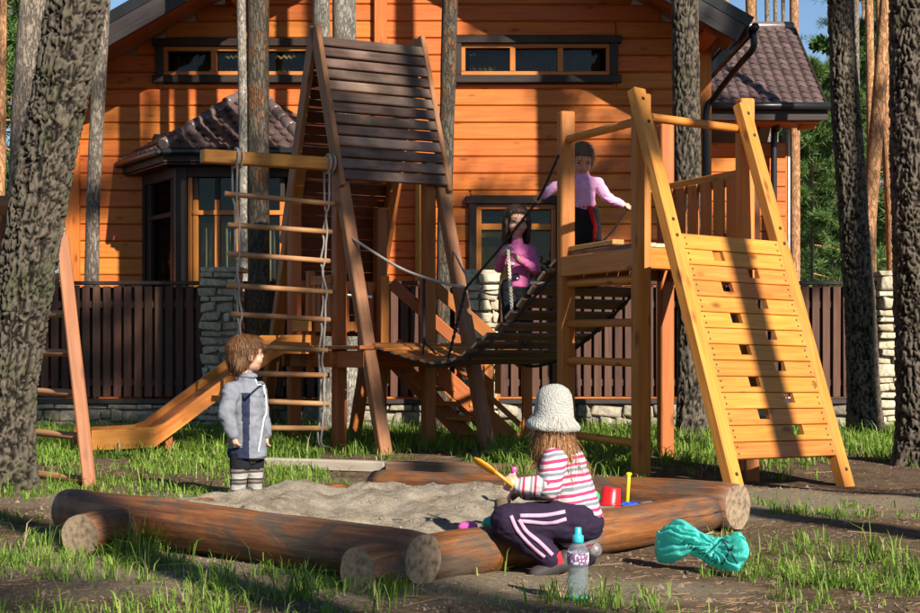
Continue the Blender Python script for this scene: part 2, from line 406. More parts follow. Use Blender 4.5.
while z < za - .3:
    z1 = z + PITCH
    hw = (za - .16 - z) / slope
    x0, x1 = max(XL, xa - hw), min(XR, xa + hw)
    if x1 - x0 < .3: break
    cuts = [(wx0, wx1, wz0, wz1) for (wx0, wx1, wz0, wz1) in wins if wz0 < z1 and wz1 > z]
    segs = [(x0, x1)]
    for (wx0, wx1, wz0, wz1) in cuts:
        new = []
        for (s0, s1) in segs:
            if wx0 > s1 or wx1 < s0: new.append((s0, s1)); continue
            new += [(s0, wx0), (wx1, s1)]
            siding(wx0, wx1, z, min(z1, wz0)); siding(wx0, wx1, max(z, wz1), z1)
        segs = new
    for (s0, s1) in segs:
        # boards butt at the pilaster and at a staggered joint
        js = sorted([t for t in trims if s0 + .1 < t < s1 - .1])
        e = [s0] + js + [s1]
        for k in range(len(e) - 1): siding(e[k] + .002, e[k + 1] - .002, z, z1)
    z = z1
tx = trims[0]
board('pilaster', (tx, YW - .07, .2), (tx, YW - .07, roofz(tx) - .2), .14, .09, m_house, house, up=(0, -1, 0))
tx2 = W(420, 0, YW).x
board('pilaster', (tx2, YW - .07, .2), (tx2, YW - .07, W(0, 168, YW).z), .10, .09, m_gold, house, up=(0, -1, 0))
for sx, xx in ((-1, XL), (1, XR)):
    board('corner_board', (xx, YW - .05, .1), (xx, YW - .05, roofz(xx) - .16), .16, .1, m_house, house, up=(0, -1, 0))
    board('side_wall', (xx, YW + .1, 1.95), (xx, YW + 6, 1.95), 3.6 if sx > 0 else 3.4, .08, m_house, house, up=(sx, 0, 0))

def window(r, par, Y, muls, fr=.07, trim=.085, inner=True, blind=None, transom=None, name='window', topext=.05):
    X0, X1, Z0, Z1 = r; cx, cz = (X0 + X1) / 2, (Z0 + Z1) / 2
    w = obj(name, boxmesh(X1 - X0 - .02, .02, Z1 - Z0 - .02, 0), m_dark, par, T((cx, Y + .28, cz)))
    # dark outer trim
    board('trim', (X0 - topext, Y - .07, Z1 - trim / 2), (X1 + topext, Y - .07, Z1 - trim / 2), trim, .08, m_trim, w, up=(0, -1, 0))
    board('trim', (X0 - topext, Y - .07, Z0 + trim / 2), (X1 + topext, Y - .07, Z0 + trim / 2), trim, .08, m_trim, w, up=(0, -1, 0))
    for xx in (X0 + trim * .35, X1 - trim * .35):
        board('trim', (xx, Y - .065, Z0 + trim), (xx, Y - .065, Z1 - trim), trim, .08, m_trim, w, up=(0, -1, 0))
    a0, a1, b0, b1 = X0 + trim * .8, X1 - trim * .8, Z0 + trim, Z1 - trim
    fw = fr * .8
    board('frame', (a0, Y - .02, b1 - fw / 2), (a1, Y - .02, b1 - fw / 2), fw, .07, m_winframe, w, up=(0, -1, 0))
    board('frame', (a0, Y - .02, b0 + fw / 2), (a1, Y - .02, b0 + fw / 2), fw, .07, m_winframe, w, up=(0, -1, 0))
    es = [a0 + fw / 2] + [a0 + (a1 - a0) * t for t in muls] + [a1 - fw / 2]
    for i, xx in enumerate(es):
        board('frame' if i in (0, len(es) - 1) else 'mullion', (xx, Y - .022, b0 + fw), (xx, Y - .022, b1 - fw), fw * (1 if i in (0, len(es) - 1) else 1.3), .075, m_winframe, w, up=(0, -1, 0))
    zs = [b0 + fw, b1 - fw]
    if transom:
        zt = b0 + (b1 - b0) * transom
        board('transom', (a0 + fw, Y - .015, zt), (a1 - fw, Y - .015, zt), fw * 1.2, .07, m_winframe, w, up=(0, -1, 0)); zs = [b0 + fw, zt, b1 - fw]
    for i in range(len(es) - 1):
        for k in range(len(zs) - 1):
            obj('pane', boxmesh(es[i + 1] - es[i] - fw * .8, .006, zs[k + 1] - zs[k] - .01, 0), m_glass, w, T(((es[i] + es[i + 1]) / 2, Y + .02, (zs[k] + zs[k + 1]) / 2)))
    return w, (a0, a1, b0, b1)
def curtain(x0, x1, z0, z1, Y, mat, par, amp=.025, wl=.09):
    n = max(12, int((x1 - x0) / wl * 8)); vs, fs = [], []
    for i in range(n + 1):
        x = x0 + (x1 - x0) * i / n; ph = (x - x0) / wl * 2 * math.pi
        for zz in (z0, z1): vs.append((x, Y + amp * math.sin(ph + .6 * math.sin(ph * .37)), zz))
    for i in range(n): fs.append((2 * i, 2 * i + 2, 2 * i + 3, 2 * i + 1))
    o = obj('curtain', mesh(vs, fs, True), mat, par); s = o.modifiers.new('thick', 'SOLIDIFY'); s.thickness = .004
    return o
w1, r1 = window(wins[0], house, YW, (.34, .60), fr=.06)
w2, r2 = window(wins[1], house, YW, (.345, .665), fr=.06)
curtain(r2[0] + .1, r2[1] - .1, r2[2], r2[3] - .06, YW + .2, m_curtain2, w2, .012, .06)
curtain(r1[0] + .08, r1[1] - .1, r1[2], r1[3] - .05, YW + .2, m_curtain2, w1, .012, .06)
w3, r3 = window(wins[2], house, YW, (), fr=.075, transom=.83)
curtain(r3[0] + .05, r3[1] - .05, r3[2], r3[2] + (r3[3] - r3[2]) * .8, YW + .2, m_curtain2, w3, .01, .16)

# main roof: two slopes, soffit planks, barge boards, gutter
def slab(name, a, b, c, d, th, mat, par):
    n = (b - a).cross(d - a).normalized() * th; q = [a, b, c, d, a - n, b - n, c - n, d - n]
    o0 = a.copy()
    return obj(name, mesh([p - o0 for p in q], [(0, 1, 2, 3), (7, 6, 5, 4), (0, 4, 5, 1), (1, 5, 6, 2), (2, 6, 7, 3), (3, 7, 4, 0)]), mat, par, T(o0))
XEL, XER = -4.62, rr_.x + .04; YB = 25
m_soffit = wood('soffit_wood', (.22, .06, .013), (.34, .11, .026), rough=.6, knots=.3)
m_fascia = wood('grey_brown_fascia', (.025, .018, .016), (.05, .04, .037), rough=.5, knots=.2)
roof = None
for sgn, xe in ((1, XER), (-1, XEL)):
    ze = roofz(xe); up = .1
    pts = [V((xa, YR, za)), V((xe, YR, ze)), V((xe, YB, ze)), V((xa, YB, za))]
    if sgn < 0: pts = [pts[1], pts[0], pts[3], pts[2]]
    r_ = slab('roof', *[p + V((0, 0, .10)) for p in pts], .06, m_tile, house)
    if roof is None: roof = r_
    d = V((xe - xa, 0, ze - za)); 
    # barge boards along the gable edge, two layers
    nn = V((-d.z, 0, d.x)).normalized() * (1 if sgn > 0 else -1)
    if nn.z < 0: nn = -nn
    a, e = V((xa, YR - .02, za)), V((xe, YR - .02, ze))
    board('barge_board', a - nn * .10, e - nn * .10, .20, .035, m_fascia, r_, up=(0, -1, 0))
    board('barge_board', a + nn * .055, e + nn * .055 + d.normalized() * .03, .12, .05, m_black, r_, up=(0, -1, 0))
    # soffit planks running down the overhang
    k = 0; yy = YR + .05
    while yy < YW - .05:
        board('soffit_plank', V((xa, yy + .06, za)) - nn * .05, V((xe, yy + .06, ze)) - nn * .05, .118, .03, m_soffit, r_, up=nn); yy += .12
    L = d.length; t = .5
    for t in (.04, .52, .93):
        p = a + d * t - nn * .16
        board('purlin', V((p.x, YR + .12, p.z)), V((p.x, YW + .3, p.z)), .14, .16, m_house, house, up=nn, ends=m_soffit)
# underside of right eave (boxed) and gutter with downpipe
ze = roofz(XER)
board('fascia', (XER + .02, YR, ze - .01), (XER + .02, YB, ze - .01), .2, .03, m_fascia, house, up=(1, 0, 0))
tube('gutter', [(XER + .09, YR - .06, ze - .02), (XER + .09, YB, ze - .02)], .045, m_black, house, n=10)
dx = W(703, 0, YW - .1).x
tube('downpipe', curve([(XER + .09, YR + .05, ze - .05), (XER + .09, YR + .07, ze - .22), (XER - .02, YR + .3, ze - .36), (dx + .12, YW - .2, ze - .60), (dx + .03, YW - .13, ze - .8), (dx + .03, YW - .13, ze - 1.6), (dx + .03, YW - .13, .2)], 28), .036, m_black, house, n=8)

# ---- bay window
bay = obj('bay_window', boxmesh(1.5, .7, .9, 0), m_trim, house, T((-2.35, YW - .42, .5)))
YE, YF = 16.78, 17.06
eL, eR = W(163, 149, YE), W(308, 149, YE)
wl_, wr_ = W(121, 166, YW), V((2 * (eL.x + eR.x) / 2 - W(121, 166, YW).x, YW, W(121, 166, YW).z))
apL, apR = W(238, 100, YW), W(262, 100, YW)
zE = eL.z; wl_.z = wr_.z = zE
tile_w, tile_l = .15, .17
def tilemesh(w, l):
    vs, fs = [], []; n = 6
    prof = [(-.5, .0), (-.36, .016), (-.18, .024), (0, .018), (.2, .004), (.38, -.004), (.5, .0)]
    for j, (y, zz) in enumerate(((-.5, .020), (.52, .0))):
        for (x, h) in prof: vs.append((x * w * 1.04, y * l - (0.018 if j == 0 and abs(x) < .3 else 0), h + zz))
    for (x, h) in prof: vs.append((x * w * 1.04, -.5 * l - (0.018 if abs(x) < .3 else 0), h - .004))
    k = len(prof)
    for i in range(k - 1): fs += [(i, i + 1, i + 1 + k, i + k), (i + 1, i, i + 2 * k, i + 1 + 2 * k)]
    return mesh(vs, fs)
_tm = {}
def tile_face(bl, br, tl, tr, rows, tw, par, mat, over=1.25):
    up = ((tl + tr) / 2 - (bl + br) / 2); rl_ = up.length / rows
    nrm = (br - bl).cross(up).normalized()
    if nrm.z < 0: nrm = -nrm
    key = (round(tw, 3), round(rl_, 3))
    if key not in _tm: _tm[key] = tilemesh(tw, rl_ * over); _tm[key].materials.append(mat)
    for r in range(rows):
        t = (r + .5) / rows; a = bl.lerp(tl, t); b = br.lerp(tr, t); wd = (b - a).length
        n = int(round(wd / tw))
        if n < 1: continue
        x = (b - a).normalized(); y = nrm.cross(x); f = wd / (n * tw)
        for i in range(n):
            p = a + (b - a) * ((i + .5) / n)
            m = M((x * f, y, nrm)).transposed().to_4x4(); m.translation = p + nrm * (.012 + .003 * random.random())
            o = bpy.data.objects.new('roof_tile', _tm[key]); C.objects.link(o); place(o, m, par)
broof = obj('bay_roof', mesh([V(p) - eL for p in (eL, eR, wr_, apR, apL, wl_)] + [V(p) - eL - V((0, 0, .03)) for p in (eL, eR, wr_, wl_)], [(0, 1, 3, 4), (0, 4, 5), (1, 2, 3), (6, 9, 8, 7), (0, 6, 7, 1), (5, 9, 6, 0), (1, 7, 8, 2)]), m_tile, house, T(eL))
tile_face(eL, eR, apL, apR, 8, .145, broof, m_tile)
tile_face(wl_, eL, apL, apL + V((.05, 0, 0)), 8, .145, broof, m_tile)
tile_face(eR, wr_, apR, apR + V((.05, 0, 0)), 8, .145, broof, m_tile)
m_cap = plain('ridge_cap_metal', (.12, .085, .078), .28, .15, 15, .6)
for (a, b) in ((eL, apL), (eR, apR), (apL, apR)):
    n = 6 if (b - a).length > .6 else 2
    for i in range(n):
        p, q = a.lerp(b, i / n), a.lerp(b, (i + 1.06) / n)
        rod('ridge_cap', p + V((0, 0, .045)), q + V((0, 0, .03)), .068, m_cap, broof, r2=.06, n=12)
for (a, b) in ((eL, eR), (wl_, eL), (eR, wr_)):
    up = V((0, 0, 1)).cross(b - a); dn = V((0, 0, .07)); n = up.normalized()
    if n.y > 0: n = -n
    board('fascia', a - dn - n * .02, b - dn - n * .02, .13, .03, m_trim, broof, up=n)
    board('gutter', a - V((0, 0, .03)) + n * .045, b - V((0, 0, .03)) + n * .045, .07, .075, m_black, broof, up=n, bev=.02)
    board('soffit', a.lerp(b, .5) * 0 + a - V((0, 0, .15)) - n * .17, b - V((0, 0, .15)) - n * .17, .30, .02, m_trim, broof, up=(0, 0, 1))
# bay body: front plane YF, oblique sides
fL, fR = W(180, 0, YF).x, -W(180, 0, YF).x + 2 * (eL.x + eR.x) / 2
sLx = W(146, 0, YW).x; sRx = 2 * (eL.x + eR.x) / 2 - sLx
zt = zE - .15; zs = .8
for (p, q) in ((V((fL, YF, 0)), V((fR, YF, 0))), (V((sLx, YW, 0)), V((fL, YF, 0))), (V((fR, YF, 0)), V((sRx, YW, 0)))):
    d = (q - p).normalized(); n = V((d.y, -d.x, 0)); Lw = (q - p).length
    def at(t, zz, off=0): return p + d * t + n * off + V((0, 0, zz))
    front = abs(d.y) < .1
    for t in (.03, Lw - .03): board('corner_post', at(t, .2), at(t, zt), .10, .10, m_trim, bay, up=n)
    board('corner_post', at(.11, .2, -.01), at(.11, zt, -.01), .05, .06, m_winframe if front else m_trim, bay, up=n)
    board('head', at(.08, zt - .06, .01), at(Lw - .08, zt - .06, .01), .12, .08, m_trim, bay, up=n)
    board('apron', at(.08, .85, .0), at(Lw - .08, .85, .0), 1.0, .06, m_house, bay, up=n)
    ztr = W(0, 213, YF).z
    if front:
        k = [.17 + (Lw - .34) * i / 4 for i in range(5)]
        for i, t in enumerate(k): board('mullion', at(t, 1.35), at(t, W(0, 200, YF).z), .055, .06, m_winframe, bay, up=n)
        for i in range(5): board('upper_mullion', at(k[i], W(0, 200, YF).z, -.01), at(k[i], zt - .12, -.01), .05, .05, m_trim, bay, up=n)
        board('transom', at(.14, ztr, .012), at(Lw - .14, ztr, .012), .05, .06, m_winframe, bay, up=n)
        for i in range(4):
            m_ = (k[i] + k[i + 1]) / 2
            obj('pane', boxmesh(k[i + 1] - k[i] - .05, .006, zt - .12 - 1.35, 0), m_glass, bay, T(at(m_, (zt - .12 + 1.35) / 2, -.02)))
        for (t0, t1) in ((.2, .52), (.75, 1.0), (1.12, 1.3)):
            curtain(p.x + t0, p.x + t1, 1.35, W(0, 222, YF).z, YF + .14, m_curtain, bay, .02, .07)
    else:
        for t in (.2, Lw - .2): board('mullion', at(t, 1.35), at(t, zt - .12), .05, .05, m_trim, bay, up=n)
        board('transom', at(.15, ztr, .01), at(Lw - .15, ztr, .01), .05, .05, m_trim, bay, up=n)
        pm = frame(at(.2, (zt + 1.25) / 2, -.02), at(Lw - .2, (zt + 1.25) / 2, -.02), (0, 0, 1))
        obj('pane', boxmesh(Lw - .42, .006, zt - .15 - 1.35, 0), m_glass, bay, pm)
board('interior_wall', (sLx + .1, YW - .06, 2.2), (sRx - .1, YW - .06, 2.2), 2.0, .03, m_dark, bay, up=(0, -1, 0))

# ================================================================ ANNEX WITH TILED ROOF
YA, YAE, YAR = 20.5, 19.95, 21.9
annex = thing('tile_roofed_annex', 'red timber annex with brown tiled roof behind the house corner', 'house', (3.2, YA, 0))
ae = W(825, 106, YAE); ar = W(795, 29, YAR); ar.x = ae.x
xl = 2.75
ar_ = slab('roof', V((xl, YAE, ae.z)), V((ae.x, YAE, ae.z)), V((ae.x, YAR, ar.z)), V((xl, YAR, ar.z)), .06, m_tile, annex)
slab('roof', V((ae.x, 2 * YAR - YAE, ae.z)), V((xl, 2 * YAR - YAE, ae.z)), V((xl, YAR, ar.z)), V((ae.x, YAR, ar.z)), .06, m_tile, annex)
tile_face(V((xl, YAE, ae.z)), V((ae.x, YAE, ae.z)), V((xl, YAR, ar.z)), V((ae.x, YAR, ar.z)), 14, .125, ar_, m_tile)
rod('ridge_cap', (xl, YAR, ar.z + .03), (ae.x + .02, YAR, ar.z + .03), .07, m_cap, ar_)
board('verge_board', V((ae.x + .02, YAE, ae.z - .04)), V((ae.x + .02, YAR, ar.z - .04)), .14, .03, m_trim, ar_, up=(1, 0, 0))
board('fascia', (xl, YAE - .02, ae.z - .10), (ae.x + .03, YAE - .02, ae.z - .10), .17, .035, m_trim, annex, up=(0, -1, 0))
tube('gutter', [(xl, YAE - .08, ae.z - .015), (ae.x + .06, YAE - .08, ae.z - .015)], .05, m_black, annex, n=10)
board('soffit', (xl, YAE + .28, ae.z - .19), (ae.x - .05, YAE + .28, ae.z - .19), .5, .03, m_house, annex, up=(0, 0, 1))
xr2 = W(786, 0, YA).x
aw = obj('wall', boxmesh(xr2 - 2.9, .1, 3.4, 0), m_soffit, annex, T(((xr2 + 2.9) / 2, YA + .1, 1.75)))
z = .3
while z < ae.z - .4:
    board('siding_board', (2.9, YA, z), (xr2 - .5, YA, z), .187, .05, m_house, aw, up=(0, -1, 0), bev=.012)
    board('siding_board', (xr2 - .36, YA, z), (xr2, YA, z), .187, .05, m_house, aw, up=(0, -1, 0), bev=.012); z += .19
board('corner_post', (xr2 - .43, YA - .05, .1), (xr2 - .43, YA - .05, ae.z - .2), .15, .12, m_red, annex, up=(0, -1, 0))
board('corner_post', (xr2 + .03, YA - .02, .1), (xr2 + .03, YA - .02, ae.z - .2), .03, .05, plain('grey_white_paint', (.5, .49, .47), .5), annex, up=(0, -1, 0))
board('side_wall', (xr2, YA + .1, 1.75), (xr2, YA + 3, 1.75), 3.4, .08, m_house, annex, up=(1, 0, 0))
tube('downpipe', curve([W(780, 112, YAE + .0), W(780, 118, YAE + .1), W(776, 130, YA - .15), W(774, 150, YA - .15), W(774, 340, YA - .15)], 16), .045, m_black, annex)
rod('beam_end', W(797, 126, YA - .3), W(815, 124, YA - .3), .06, m_gold, annex)

# ================================================================ FENCE, STONE PILLARS, STONE FOOTING
YFN = 15.6; sF = FPX / YFN
def fx(px): return (px - 460) / sF
ZT, ZB = W(0, 284, YFN).z, W(0, 399, YFN).z
def stonemesh(w, h, d, seed):
    bm = bmesh.new(); bmesh.ops.create_cube(bm, size=1); bmesh.ops.scale(bm, vec=(w, d, h), verts=bm.verts)
    rs = random.Random(seed)
    for v in bm.verts:
        v.co.x += rs.uniform(-.28, .28) * min(w, h); v.co.z += rs.uniform(-.2, .2) * h; v.co.y += rs.uniform(-.2, .2) * min(h, d)
    bmesh.ops.bevel(bm, geom=list(bm.edges), offset=min(w, h) * .2, segments=2, affect='EDGES', profile=.55)
    me = bpy.data.meshes.new('stone'); bm.to_mesh(me); bm.free(); me.polygons.foreach_set('use_smooth', [True] * len(me.polygons)); return me
def stones_rect(x0, x1, z0, z1, Y, depth, rowh, wmin, wmax, par, mat, seed):
    rs = random.Random(seed); z = z0
    while z < z1 - .02:
        h = min(rs.uniform(*rowh), z1 - z)
        if z1 - z - h < .035: h = z1 - z
        x = x0 - rs.uniform(0, .04)
        while x < x1 - .02:
            w = rs.uniform(wmin, wmax); 
            if x1 - x - w < wmin * .6: w = x1 - x
            me = stonemesh(w - .012, h - .012, depth, rs.random())
            o = obj('stone', me, mat, par, T((x + w / 2, Y + rs.uniform(-.03, .02), z + h / 2)) @ M.Rotation(rs.uniform(-.06, .06), 4, 'Y')); x += w
        z += h
pillars = [(205, 243, 272, 'pale rough stone fence pillar beside the slide and rope ladder'), (458, 498, 274, 'rough stone fence pillar behind the swinging bridge'), (876, 914, 276, 'stone fence pillar partly hidden by the rightmost pine trunk')]
for k, (a, b, t, lab) in enumerate(pillars):
    zt_ = W(0, t, YFN - .2).z; xc = (fx(a) + fx(b)) / 2; w = fx(b) - fx(a)
    p = thing('stone_pillar', lab, 'pillar', (xc, YFN, 0), 'stone pillars of the garden fence')
    core = obj('core', boxmesh(w - .05, .33, zt_, 0), m_mortar, p, T((xc, YFN, zt_ / 2)))
    stones_rect(xc - w / 2, xc + w / 2, 0, zt_, YFN - .02, .37, (.05, .12), .08, .28, core, m_stone, 10 + k)
    slab_ = obj('cap', stonemesh(w + .03, .05, .40, k), m_stone, p, T((xc, YFN, zt_ + .02)))
secs = [(-260, 204, 'dark slatted fence panel left of the stone pillar, behind the slide'), (244, 457, 'brown slatted fence panel behind the A-frame tower and stairs'), (499, 875, 'long brown slatted fence panel behind the bridge and climbing wall'), (915, 1330, 'slatted fence panel at the right edge past the last stone pillar')]
pm = None
for k, (a, b, lab) in enumerate(secs):
    f = thing('picket_fence', lab, 'fence', ((fx(a) + fx(b)) / 2, YFN, 0), 'slatted panels of the garden fence')
    x = fx(a) + .05
    while x < fx(b) - .03:
        dz = random.uniform(-.006, .006)
        board('plank', (x, YFN - .035, ZB + .02), (x + random.uniform(-.004, .004), YFN - .035, ZT - .02 + dz), .073, .022, m_fence, f, up=(0, -1, 0), bev=.004); x += .101
    x = fx(a) + .1  # rear planks added behind the slats so the gaps look dark
    while x < fx(b) - .03:
        board('added_back_plank', (x, YFN + .045, ZB + .02), (x, YFN + .045, ZT - .03), .073, .022, m_fence, f, up=(0, -1, 0), bev=.004); x += .101
    for zz in (ZB + .16, ZT - .2): board('rail', (fx(a), YFN + .005, zz), (fx(b), YFN + .005, zz), .07, .04, m_fence, f, up=(0, -1, 0))
    board('top_cap', (fx(a), YFN - .02, ZT + .008), (fx(b), YFN - .02, ZT + .008), .11, .035, m_fencecap, f, up=(0, 0, 1))
    board('bottom_sill', (fx(a), YFN - .03, ZB - .02), (fx(b), YFN - .03, ZB - .02), .24, .045, m_fencecap, f, up=(0, 0, 1))
    ft = thing('stone_footing', ['low stone footing under the dark fence panel behind the slide', 'low stone footing behind the A-frame tower legs', 'long low stone footing behind the bridge and climbing wall', 'low stone footing at the right edge of the fence'][k], 'stone wall', ((fx(a) + fx(b)) / 2, YFN, 0), 'stone footings of the garden fence')
    core = obj('core', boxmesh(fx(b) - fx(a), .2, ZB - .05, 0), m_mortar, ft, T(((fx(a) + fx(b)) / 2, YFN + .02, (ZB - .05) / 2)))
    stones_rect(max(fx(a), fx(-120)), min(fx(b), fx(1180)), -.02, ZB - .045, YFN, .25, (.07, .15), .10, .36, core, m_stone2, 50 + k)

# ================================================================ SANDBOX
def logmesh(L, r, seed, r2=None):
    r2 = r2 or r; n, m_ = 28, 26; vs, fs = [], []
    for i in range(m_ + 1):
        t = i / m_; x = -L / 2 + L * t; rb = r + (r2 - r) * t
        e = min(t, 1 - t) * L
        if e < .02: rb *= .93 + .07 * (e / .02)
        for k in range(n):
            a = 2 * math.pi * k / n
            q = rb * (1 + .10 * noise.noise(V((x * 2.2, math.cos(a) * .8 + seed, math.sin(a) * .8))) + .045 * noise.noise(V((x * 5, math.cos(a) * 3 + seed, math.sin(a) * 3))))
            vs.append((x, q * math.cos(a), q * math.sin(a)))
    for i in range(m_):
        for k in range(n): a, b = i * n + k, i * n + (k + 1) % n; fs.append((a, b, b + n, a + n))
    fs += [tuple(range(n - 1, -1, -1)), tuple(range(m_ * n, (m_ + 1) * n))]
    me = mesh(vs, fs)
    for p in me.polygons: p.use_smooth = len(p.vertices) == 4; p.material_index = 0 if len(p.vertices) == 4 else 1
    return me
def endgrain():
    m, nt, b = newmat('log_end_grain'); L = nt.links
    tc = N(nt, 'ShaderNodeTexCoord'); mp = N(nt, 'ShaderNodeMapping'); mp.inputs['Scale'].default_value = (0, 1, 1.05); L.new(tc.outputs['Object'], mp.inputs[0])
    wv = N(nt, 'ShaderNodeTexWave', wave_type='RINGS', rings_direction='X'); wv.inputs['Scale'].default_value = 38; wv.inputs['Distortion'].default_value = 2.5; wv.inputs['Detail'].default_value = 3; L.new(mp.outputs[0], wv.inputs[0])
    nz = N(nt, 'ShaderNodeTexNoise'); nz.inputs['Scale'].default_value = 45; nz.inputs['Detail'].default_value = 6; L.new(tc.outputs['Object'], nz.inputs[0])
    a = ramp(nt, wv.outputs[0], [(0, (.24, .165, .10)), (1, (.29, .205, .125))]).outputs[0]
    s = ramp(nt, nz.outputs[0], [(.3, (.35, .32, .3)), (.5, (.85, .85, .85)), (.7, (1.2, 1.15, 1.1))]).outputs[0]
    L.new(mixc(nt, 1.0, a, s, 'MULTIPLY'), b.inputs['Base Color']); b.inputs['Roughness'].default_value = .85; bump(nt, nz.outputs[0], .4, .006, b); return m
m_end = endgrain()
def log(name, p0, p1, r, label, seed, r2=None):
    o = obj(name, logmesh((p1 - p0).length, r, seed, r2), [m_log, m_end], None, frame(p0, p1, (0, 0, 1)))
    return tag(o, label, 'log', 'logs framing the sandbox')
dl = V((.768, -.639, 0)).normalized(); dr = V((.639, .768, 0))
LR0 = G(357, 590); LL1 = G(424, 585); LL0 = G(70, 534)
def zup(p, z): return V((p.x, p.y, z))
log('sandbox_log', zup(LL0, .10), zup(LL1, .082), .098, 'long brown log along the left front side of the sandbox', 1.0, .092)
log('sandbox_log', zup(LR0, .062), zup(LR0 + dr * 2.17, .075), .085, 'log along the right front side of the sandbox, behind the squatting girl', 2.0, .088)
LB0, LB1 = V((1.22, 7.02, .095)), V((-.45, 8.6, .05))
log('sandbox_log', LB0, LB1, .108, 'thick log at the far right side of the sandbox with blunt dark end', 3.0, .085)
log('sandbox_log', zup(G(80, 556), .075), V((-.62, 8.35, .02)), .088, 'log whose round stub pokes out at the left corner of the sandbox', 4.0, .075)
# sand inside
poly = [V((-1.48, 6.68, 0)), V((-.17, 5.60, 0)), V((1.02, 7.02, 0)), V((-.45, 8.5, 0)), V((-.75, 8.15, 0))]
def inpoly(x, y):
    c = False; n = len(poly)
    for i in range(n):
        a, b = poly[i], poly[i - 1]
        if (a.y > y) != (b.y > y) and x < (b.x - a.x) * (y - a.y) / (b.y - a.y) + a.x: c = not c
    return c
def edged(x, y):
    d = 9
    for i in range(len(poly)):
        a, b = poly[i - 1], poly[i]; ab = b - a; t = max(0, min(1, (V((x, y, 0)) - a).dot(ab) / ab.length_squared)); d = min(d, (V((x, y, 0)) - a - ab * t).length)
    return d if inpoly(x, y) else -d
def sandz(x, y):
    e = edged(x, y)
    z = .085 + .05 * noise.noise(V((x * 1.5, y * 1.5, 9))) + .05 * noise.noise(V((x * 4.5, y * 4.5, 2))) + .026 * noise.noise(V((x * 11, y * 11, 5))) + .008 * noise.noise(V((x * 33, y * 33, 5)))
    z += .07 * math.exp(-((x + .05) ** 2 + (y - 7.35) ** 2) / .12) + .05 * math.exp(-((x + .75) ** 2 + (y - 7.3) ** 2) / .15)
    return z * min(1, max(-.6, .45 + e * 5)) - (0 if e > -.1 else .1)
sx_ = np.arange(-1.8, 1.5, .022); sy_ = np.arange(5.3, 8.8, .028)
idx = {}; vs = []; fs = []
for j, y in enumerate(sy_):
    for i, x in enumerate(sx_):
        if edged(x, y) > -.13: idx[(i, j)] = len(vs); vs.append((x, y, sandz(x, y)))
for (i, j) in idx:
    q = [(i, j), (i + 1, j), (i + 1, j + 1), (i, j + 1)]
    if all(k in idx for k in q): fs.append(tuple(idx[k] for k in q))
def sand_mat():
    m, nt, b = newmat('damp_sand'); L = nt.links
    tc = N(nt, 'ShaderNodeTexCoord')
    a = N(nt, 'ShaderNodeTexNoise'); a.inputs['Scale'].default_value = 7; a.inputs['Detail'].default_value = 8; a.inputs['Roughness'].default_value = .7; L.new(tc.outputs['Object'], a.inputs[0])
    g = N(nt, 'ShaderNodeTexNoise'); g.inputs['Scale'].default_value = 110; g.inputs['Detail'].default_value = 6; g.inputs['Roughness'].default_value = .75; L.new(tc.outputs['Object'], g.inputs[0])
    c = ramp(nt, a.outputs[0], [(.35, (.20, .155, .105)), (.5, (.32, .26, .185)), (.68, (.42, .35, .26))]).outputs[0]
    s = ramp(nt, g.outputs[0], [(.32, (.4, .38, .36)), (.5, (.9, .9, .9)), (.7, (1.2, 1.2, 1.2))]).outputs[0]
    L.new(mixc(nt, 1.0, c, s, 'MULTIPLY'), b.inputs['Base Color']); b.inputs['Roughness'].default_value = .95; b.inputs['Specular IOR Level'].default_value = .15
    bump(nt, g.outputs[0], .9, .012, b); return m
o = obj('sand', mesh(vs, fs, True), sand_mat()); tag(o, 'lumpy grey beige sand filling the log sandbox', None, kind='structure')
# ================================================================ A-FRAME TOWER
U = V((.866, .5, 0)); Vv = V((.5, -.866, 0)); OA = V((-1.145, 12.92, 0))
BH, ZA, LR_ = 1.172, 3.31, .90
def A(u, w, z): return OA + U * u + Vv * w + V((0, 0, z))
def legpt(u, t, side=1): return A(u, side * BH * t, ZA * (1 - t))
tower = thing('a_frame_tower', 'brown A-frame play tower with steep slatted plank roof and platform', 'play tower', OA + U * .45)
nf = (legpt(0, 1) - legpt(0, 0)).cross(U).normalized()
if nf.y > 0: nf = -nf
for u, nm in ((0, 0), (LR_, 1)):
    for side in (1, -1):
        top = legpt(u, -.0, side); t0 = .34 if side > 0 else .28
        board('leg', legpt(u, .30, side), legpt(u, 1.02, side), .085, .10, m_leg if side > 0 else m_rust, tower, up=U, bev=.008)
        n = nf if side > 0 else V((nf.x * -1, -nf.y, nf.z))
        n = (U.cross(legpt(u, 1, side) - legpt(u, 0, side))).normalized(); n = n if n.z > 0 else -n
        off = n * .03 + U * (-.03 if u == 0 else .03)
        board('barge_board', legpt(u, -.02, side) + off, legpt(u, .385 if side > 0 else .50, side) + off, .12, .045, m_leg, tower, up=U, bev=.006)
roof_ = obj('roof', boxmesh(LR_ + .06, .10, .10, .005), m_roofp, tower, frame(legpt(-.02, 0) - V((0, 0, .06)), legpt(LR_ + .02, 0) - V((0, 0, .06)), (0, 0, 1)))
for side, t_end, mat in ((1, .385, m_roofp), (-1, .74, m_red)):
    dn = (legpt(0, 1, side) - legpt(0, 0, side)); Ln = dn.length; d = dn.normalized()
    n = U.cross(d); n = n if n.z > 0 else -n
    pitch = .098; s = .03; i = 0
    while s + pitch < Ln * t_end + .02:
        a = legpt(-.015, 0, side) + d * (s + pitch / 2) + n * (.065 + random.uniform(-.003, .003)); b = legpt(LR_ + .015, 0, side) + d * (s + pitch / 2) + n * (.065 + random.uniform(-.003, .003))
        tilt = (n + d * -.16 * 1).normalized() if side > 0 else n
        board('roof_plank', a, b, pitch * (.90 if side > 0 else .95), .03, mat, roof_, up=tilt, bev=.006); s += pitch; i += 1
